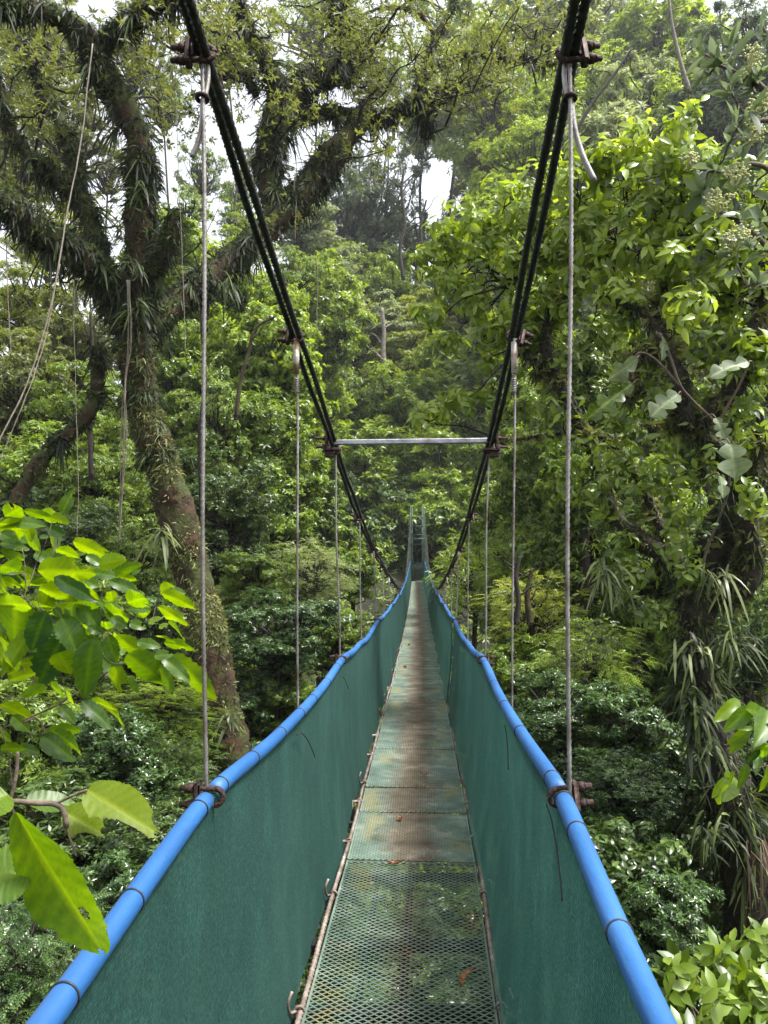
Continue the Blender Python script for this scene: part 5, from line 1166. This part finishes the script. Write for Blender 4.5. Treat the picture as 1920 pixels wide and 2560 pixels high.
for w, pts in ((5, [(150,620),(230,690),(300,730),(370,800),(420,910)]),(9, [(700,1110),(620,1180),(560,1215),(460,1270),(380,1325),(240,1390),(120,1440),(0,1500),(-150,1700),(-420,2000)]),(5, [(-60,1240),(100,1280),(250,1310),(380,1325),(530,1300)]),(5, [(650,960),(680,1020),(740,1060),(860,1060),(1000,1040)]),(3, [(1040,600),(1010,690),(975,830),(940,940),(920,960)]),(4, [(150,620),(200,520),(240,400),(290,290),(350,110)]),(3, [(130,480),(280,490),(450,490),(600,515)]),(3, [(330,370),(400,310),(480,275)]),(3, [(660,520),(720,490),(780,440)]),(7, [(-30,1450),(20,1520),(60,1690),(80,1850)]),(4, [(230,590),(260,690),(340,760),(420,890),(480,980)]),(3, [(665,980),(675,850),(665,700),(660,600)]),(9, [(150,1440),(240,1420),(290,1500),(270,1520)]),(4, [(330,370),(370,290),(375,235)]),(6, [(150,620),(60,700),(-60,820),(-250,1100)]),(4, [(0,420),(150,480),(160,600)]),(4, [(80,1050),(160,1020),(190,970)]),(4,[(0,120),(80,200),(150,350),(170,560)]),(4, [(480,980),(560,1040),(650,960)])):
    tube(tk, spline([at(x * K, 1250 + y * K, 2.02 + .02 * R.normal()) for x, y in pts], 24), np.linspace(w, w * .6, 24) * K * .55 / F * 2.02 * 1.4, 7, rough=.06)
gpart(tk, 'branches', M['twig'])
# nearest chewed leaves
def near_leaf(rows, label, width, normal, bites, curl, tone=.6, ob=.85, mat='fg'):
    pts = [at(a, b, y) for a, b, y in rows]; m_ = MB()
    spt = bigleaf(m_, pts[0], pts[-1], width, normal, curl, .2, .03, tone, bites, 60, 25, .012, ob)
    me = m_.mesh('leaf', M[mat]); at_ = me.attributes.new('spot', 'FLOAT', 'POINT'); at_.data.foreach_set('value', (spt ** 2).astype('f'))
    o = obj('leaf', me, nb); o.location = -np.array(n0); o['label'] = label
n0 = at(-120, 2050, .92)
nb = thing('leafy_twig', 'nearest twig at the left edge with a few very large, insect-chewed leaves', 'twig', tuple(n0))
U = .5786
near_leaf([(40, 2030, .90), (252, 2402, .92)], 'biggest hanging leaf with a hole and brown bitten edges', .104, (-.5, -.75, .45), [(.70, -.30, .045, .16), (.72, 1.08, .05, .22), (.99, .2, .035, .4), (.86, -1.08, .04, .2), (.4, 1.05, .02, .12)], .06, .45, 1.25)
near_leaf([(218, 1975, .95), (402, 2086, .93)], 'yellow-green leaf with a torn lower edge', .060, (.1, -.7, .7), [(.62, .95, .28, .55), (.9, -1.0, .12, .5), (.35, 1.05, .1, .3), (.97, .1, .05, .5)], .05, .45, .85, 'fgyellow')
near_leaf([(160, 2030, .96), (262, 2085, .97)], 'small torn leaf under the yellow-green one', .046, (.1, -.7, .7), [(.7, 1., .25, .5), (.98, -.4, .1, .6)], .05, .4, .85, 'fgyellow')
near_leaf([(80, 2180, .92), (-60, 2200, .9)], 'broad leaf cut off by the left edge', .075, (.1, -.7, .7), [(.1, 1., .05, .2)], .04, .5)
near_leaf([(20, 1985, .93), (-60, 2035, .9)], 'bright leaf at the left edge above the twig', .055, (.2, -.6, .8), [(.9, 1., .05, .2)], .04, .7)
near_leaf([(65, 2000, .97), (200, 2015, 1.0)], 'leaf lying along the twig', .034, (0, -.6, .8), [(.9, 1., .05, .2)], .04, .4)
tk = MB()
for w, pts in ((14, [(-220, 2150), (-80, 2060), (0, 2026), (24, 2004), (90, 2008), (138, 2010), (160, 2030), (166, 2070)]), (9, [(24, 2004), (36, 1960), (42, 1920), (44, 1880)]), (7, [(138, 2010), (180, 1990), (218, 1975)]), (8, [(24, 2004), (34, 2030), (46, 2045)]), (6, [(166, 2070), (180, 2110), (190, 2140)])):
    tube(tk, spline([at(x, y, .945) for x, y in pts], 20), w * .5 / F * .945, 8, rough=.05)
o = tk.build('stem', M['twig'], nb); o.location = -np.array(n0)

# bright twig at the right edge
R = np.random.default_rng(23)
K2 = .3134
q0 = at(2000, 1850, 2.3)
rt = thing('leafy_twig', 'twig with glossy lime-green drooping leaves entering from the right edge', 'twig', tuple(q0))
mb = MB()
for x0, y0, x1, y1, wr, tn in ((1430,1120,1240,1285,.4,.8),(1520,1175,1315,1370,.45,.4),(1480,1190,1660,1240,.4,.5),(1659,1200,1580,1470,.42,.4),(1520,1350,1330,1480,.4,.6),(1500,1360,1350,1545,.4,.7),(1590,1510,1490,1620,.4,.1),(1590,1560,1560,1710,.4,.2),(1490,1620,1430,1830,.42,.4),(1659,1640,1605,1870,.45,.6),(1390,1690,1340,1780,.4,.7),(1330,1740,1215,1900,.42,.8),(1370,1720,1335,1900,.4,.7),(1290,1820,1280,1930,.4,.85),(1659,1270,1700,1500,.4,.5),(1540,1340,1659,1420,.4,.4),(1659,1480,1600,1530,.4,.3),(1660,1200,1560,1235,.35,.3),(1560,1340,1420,1350,.3,.6)):
    a = at(1400 + x0 * K2, 1400 + y0 * K2, 2.25 + R.normal() * .06); b = at(1400 + x1 * K2, 1400 + y1 * K2, 2.22 + R.normal() * .06); L = np.linalg.norm(b - a)
    bigleaf(mb, a, b, L * wr, (R.normal() * .3, -.9 + .3 * R.normal(), .5), .16, .3, .0, tn, 0, 14, 7)
def qpart(m_, name, mat):
    o = m_.build(name, mat, rt); o.location = -q0; return o
qpart(mb, 'leaves', M['fg']); tk = MB()
for w, pts in ((7, [(1950,1230),(1659,1200),(1520,1180),(1430,1125)]), (7, [(1950,1600),(1659,1640),(1500,1690),(1400,1715),(1250,1790),(1120,1820)]), (6, [(1950,1380),(1659,1370),(1560,1345),(1490,1350)]), (5, [(1659,1480),(1600,1510),(1590,1560)]), (6, [(1900,1500), (1750,1470), (1659,1480)])):
    tube(tk, spline([at(1400 + x * K2, 1400 + y * K2, 2.27) for x, y in pts], 20), np.linspace(w, w * .5, 20) * K2 * .6 / F * 2.27 * 1.3, 7)
qpart(tk, 'stem', M['twig'])
# bush in the bottom right corner
b0 = at(1830, 2700, 3.5); b0[2] = float(T(b0[0], 3.5))
bb = thing('shrub', 'bottom right corner bush with light green pointed oval leaves', 'shrub', tuple(b0))
mb = MB(); tk = MB(); P_, A_, V_ = [], [], []
for _ in range(120):
    px = R.uniform(1640, 1990); top = 2330 + max(0, 1850 - px) * .55; py = R.uniform(top, 2660); y = 3.5 - (py - 2300) / 900 + R.normal() * .12
    P_.append(at(px, py, y)); A_.append([-.25 + .45 * R.normal(), -.45 + .3 * R.normal(), .7 + .3 * R.normal()]); V_.append(R.uniform(.15, .7))
P_ = np.array(P_)
rosettes(mb, P_, np.array(A_), 7, .088, .043, .1, .3, 2, np.array(V_), .5, .35)
for p in P_[:60]: tube(tk, wiggle(b0 + R.standard_normal(3) * .05 + [0, 0, .6], p, 6, .12), np.linspace(.012, .003, 6), 5)
o = mb.build('crown', M['mid'], bb); o.location = -b0; o = tk.build('stems', M['twig'], bb); o.location = -b0

# ================================================================ HUMID AIR
hm, nt, ns, L = nodes('humid_air')
v = N_(nt, 'VolumePrincipled', inp={'Density': .0004, 'Anisotropy': .2, 'Color': (.93, .97, 1, 1)}); o_ = N_(nt, 'OutputMaterial'); L.new(v.outputs[0], o_.inputs['Volume'])
mb = MB(); box(mb, (0, 115, 30), (300, 175, 75)); hz = mb.build('haze', hm, None, False); tag(hz, 'thin pale humid air over the ravine', 'haze', None, 'stuff')

# ================================================================ LIGHT, SKY, CAMERA
w = bpy.data.worlds.new('World'); scn.world = w; w.use_nodes = True
nt = w.node_tree; bg = nt.nodes['Background']
sky = nt.nodes.new('ShaderNodeTexSky'); sky.sky_type = 'NISHITA'; sky.sun_disc = False
ELEV, ROT = math.radians(64), math.radians(108)
sky.sun_elevation = ELEV; sky.sun_rotation = ROT; sky.dust_density = 4.0; sky.air_density = 1.0
hs = nt.nodes.new('ShaderNodeHueSaturation'); hs.inputs['Saturation'].default_value = .22
nt.links.new(sky.outputs[0], hs.inputs['Color']); nt.links.new(hs.outputs[0], bg.inputs[0])
bg.inputs[1].default_value = .08
sl = bpy.data.lights.new('sun', 'SUN'); sl.energy = 1.5; sl.angle = math.radians(12); sl.color = (1, .97, .92)
so = bpy.data.objects.new('sun', sl); col.objects.link(so)
sd = Vector((math.sin(ROT) * math.cos(ELEV), math.cos(ROT) * math.cos(ELEV), math.sin(ELEV)))
so.rotation_euler = sd.to_track_quat('Z', 'Y').to_euler(); so.location = (0, 0, 60)
cam = bpy.data.cameras.new('camera'); co = bpy.data.objects.new('camera', cam); col.objects.link(co)
cam.sensor_fit = 'VERTICAL'; cam.sensor_height = 34.6; cam.lens = F / 2560 * 34.6; cam.clip_start = .02; cam.clip_end = 1000
co.location = (0, 0, 0); co.rotation_euler = (math.pi / 2 + PITCH, 0, 0)
scn.camera = co
vs = scn.view_settings; vs.view_transform = 'Standard'; vs.look = 'None'; vs.gamma = 1; vs.exposure = 2.45
cy = scn.cycles; cy.max_bounces = 7; cy.diffuse_bounces = 2; cy.glossy_bounces = 2; cy.transmission_bounces = 4; cy.transparent_max_bounces = 8
cy.caustics_reflective = False; cy.caustics_refractive = False
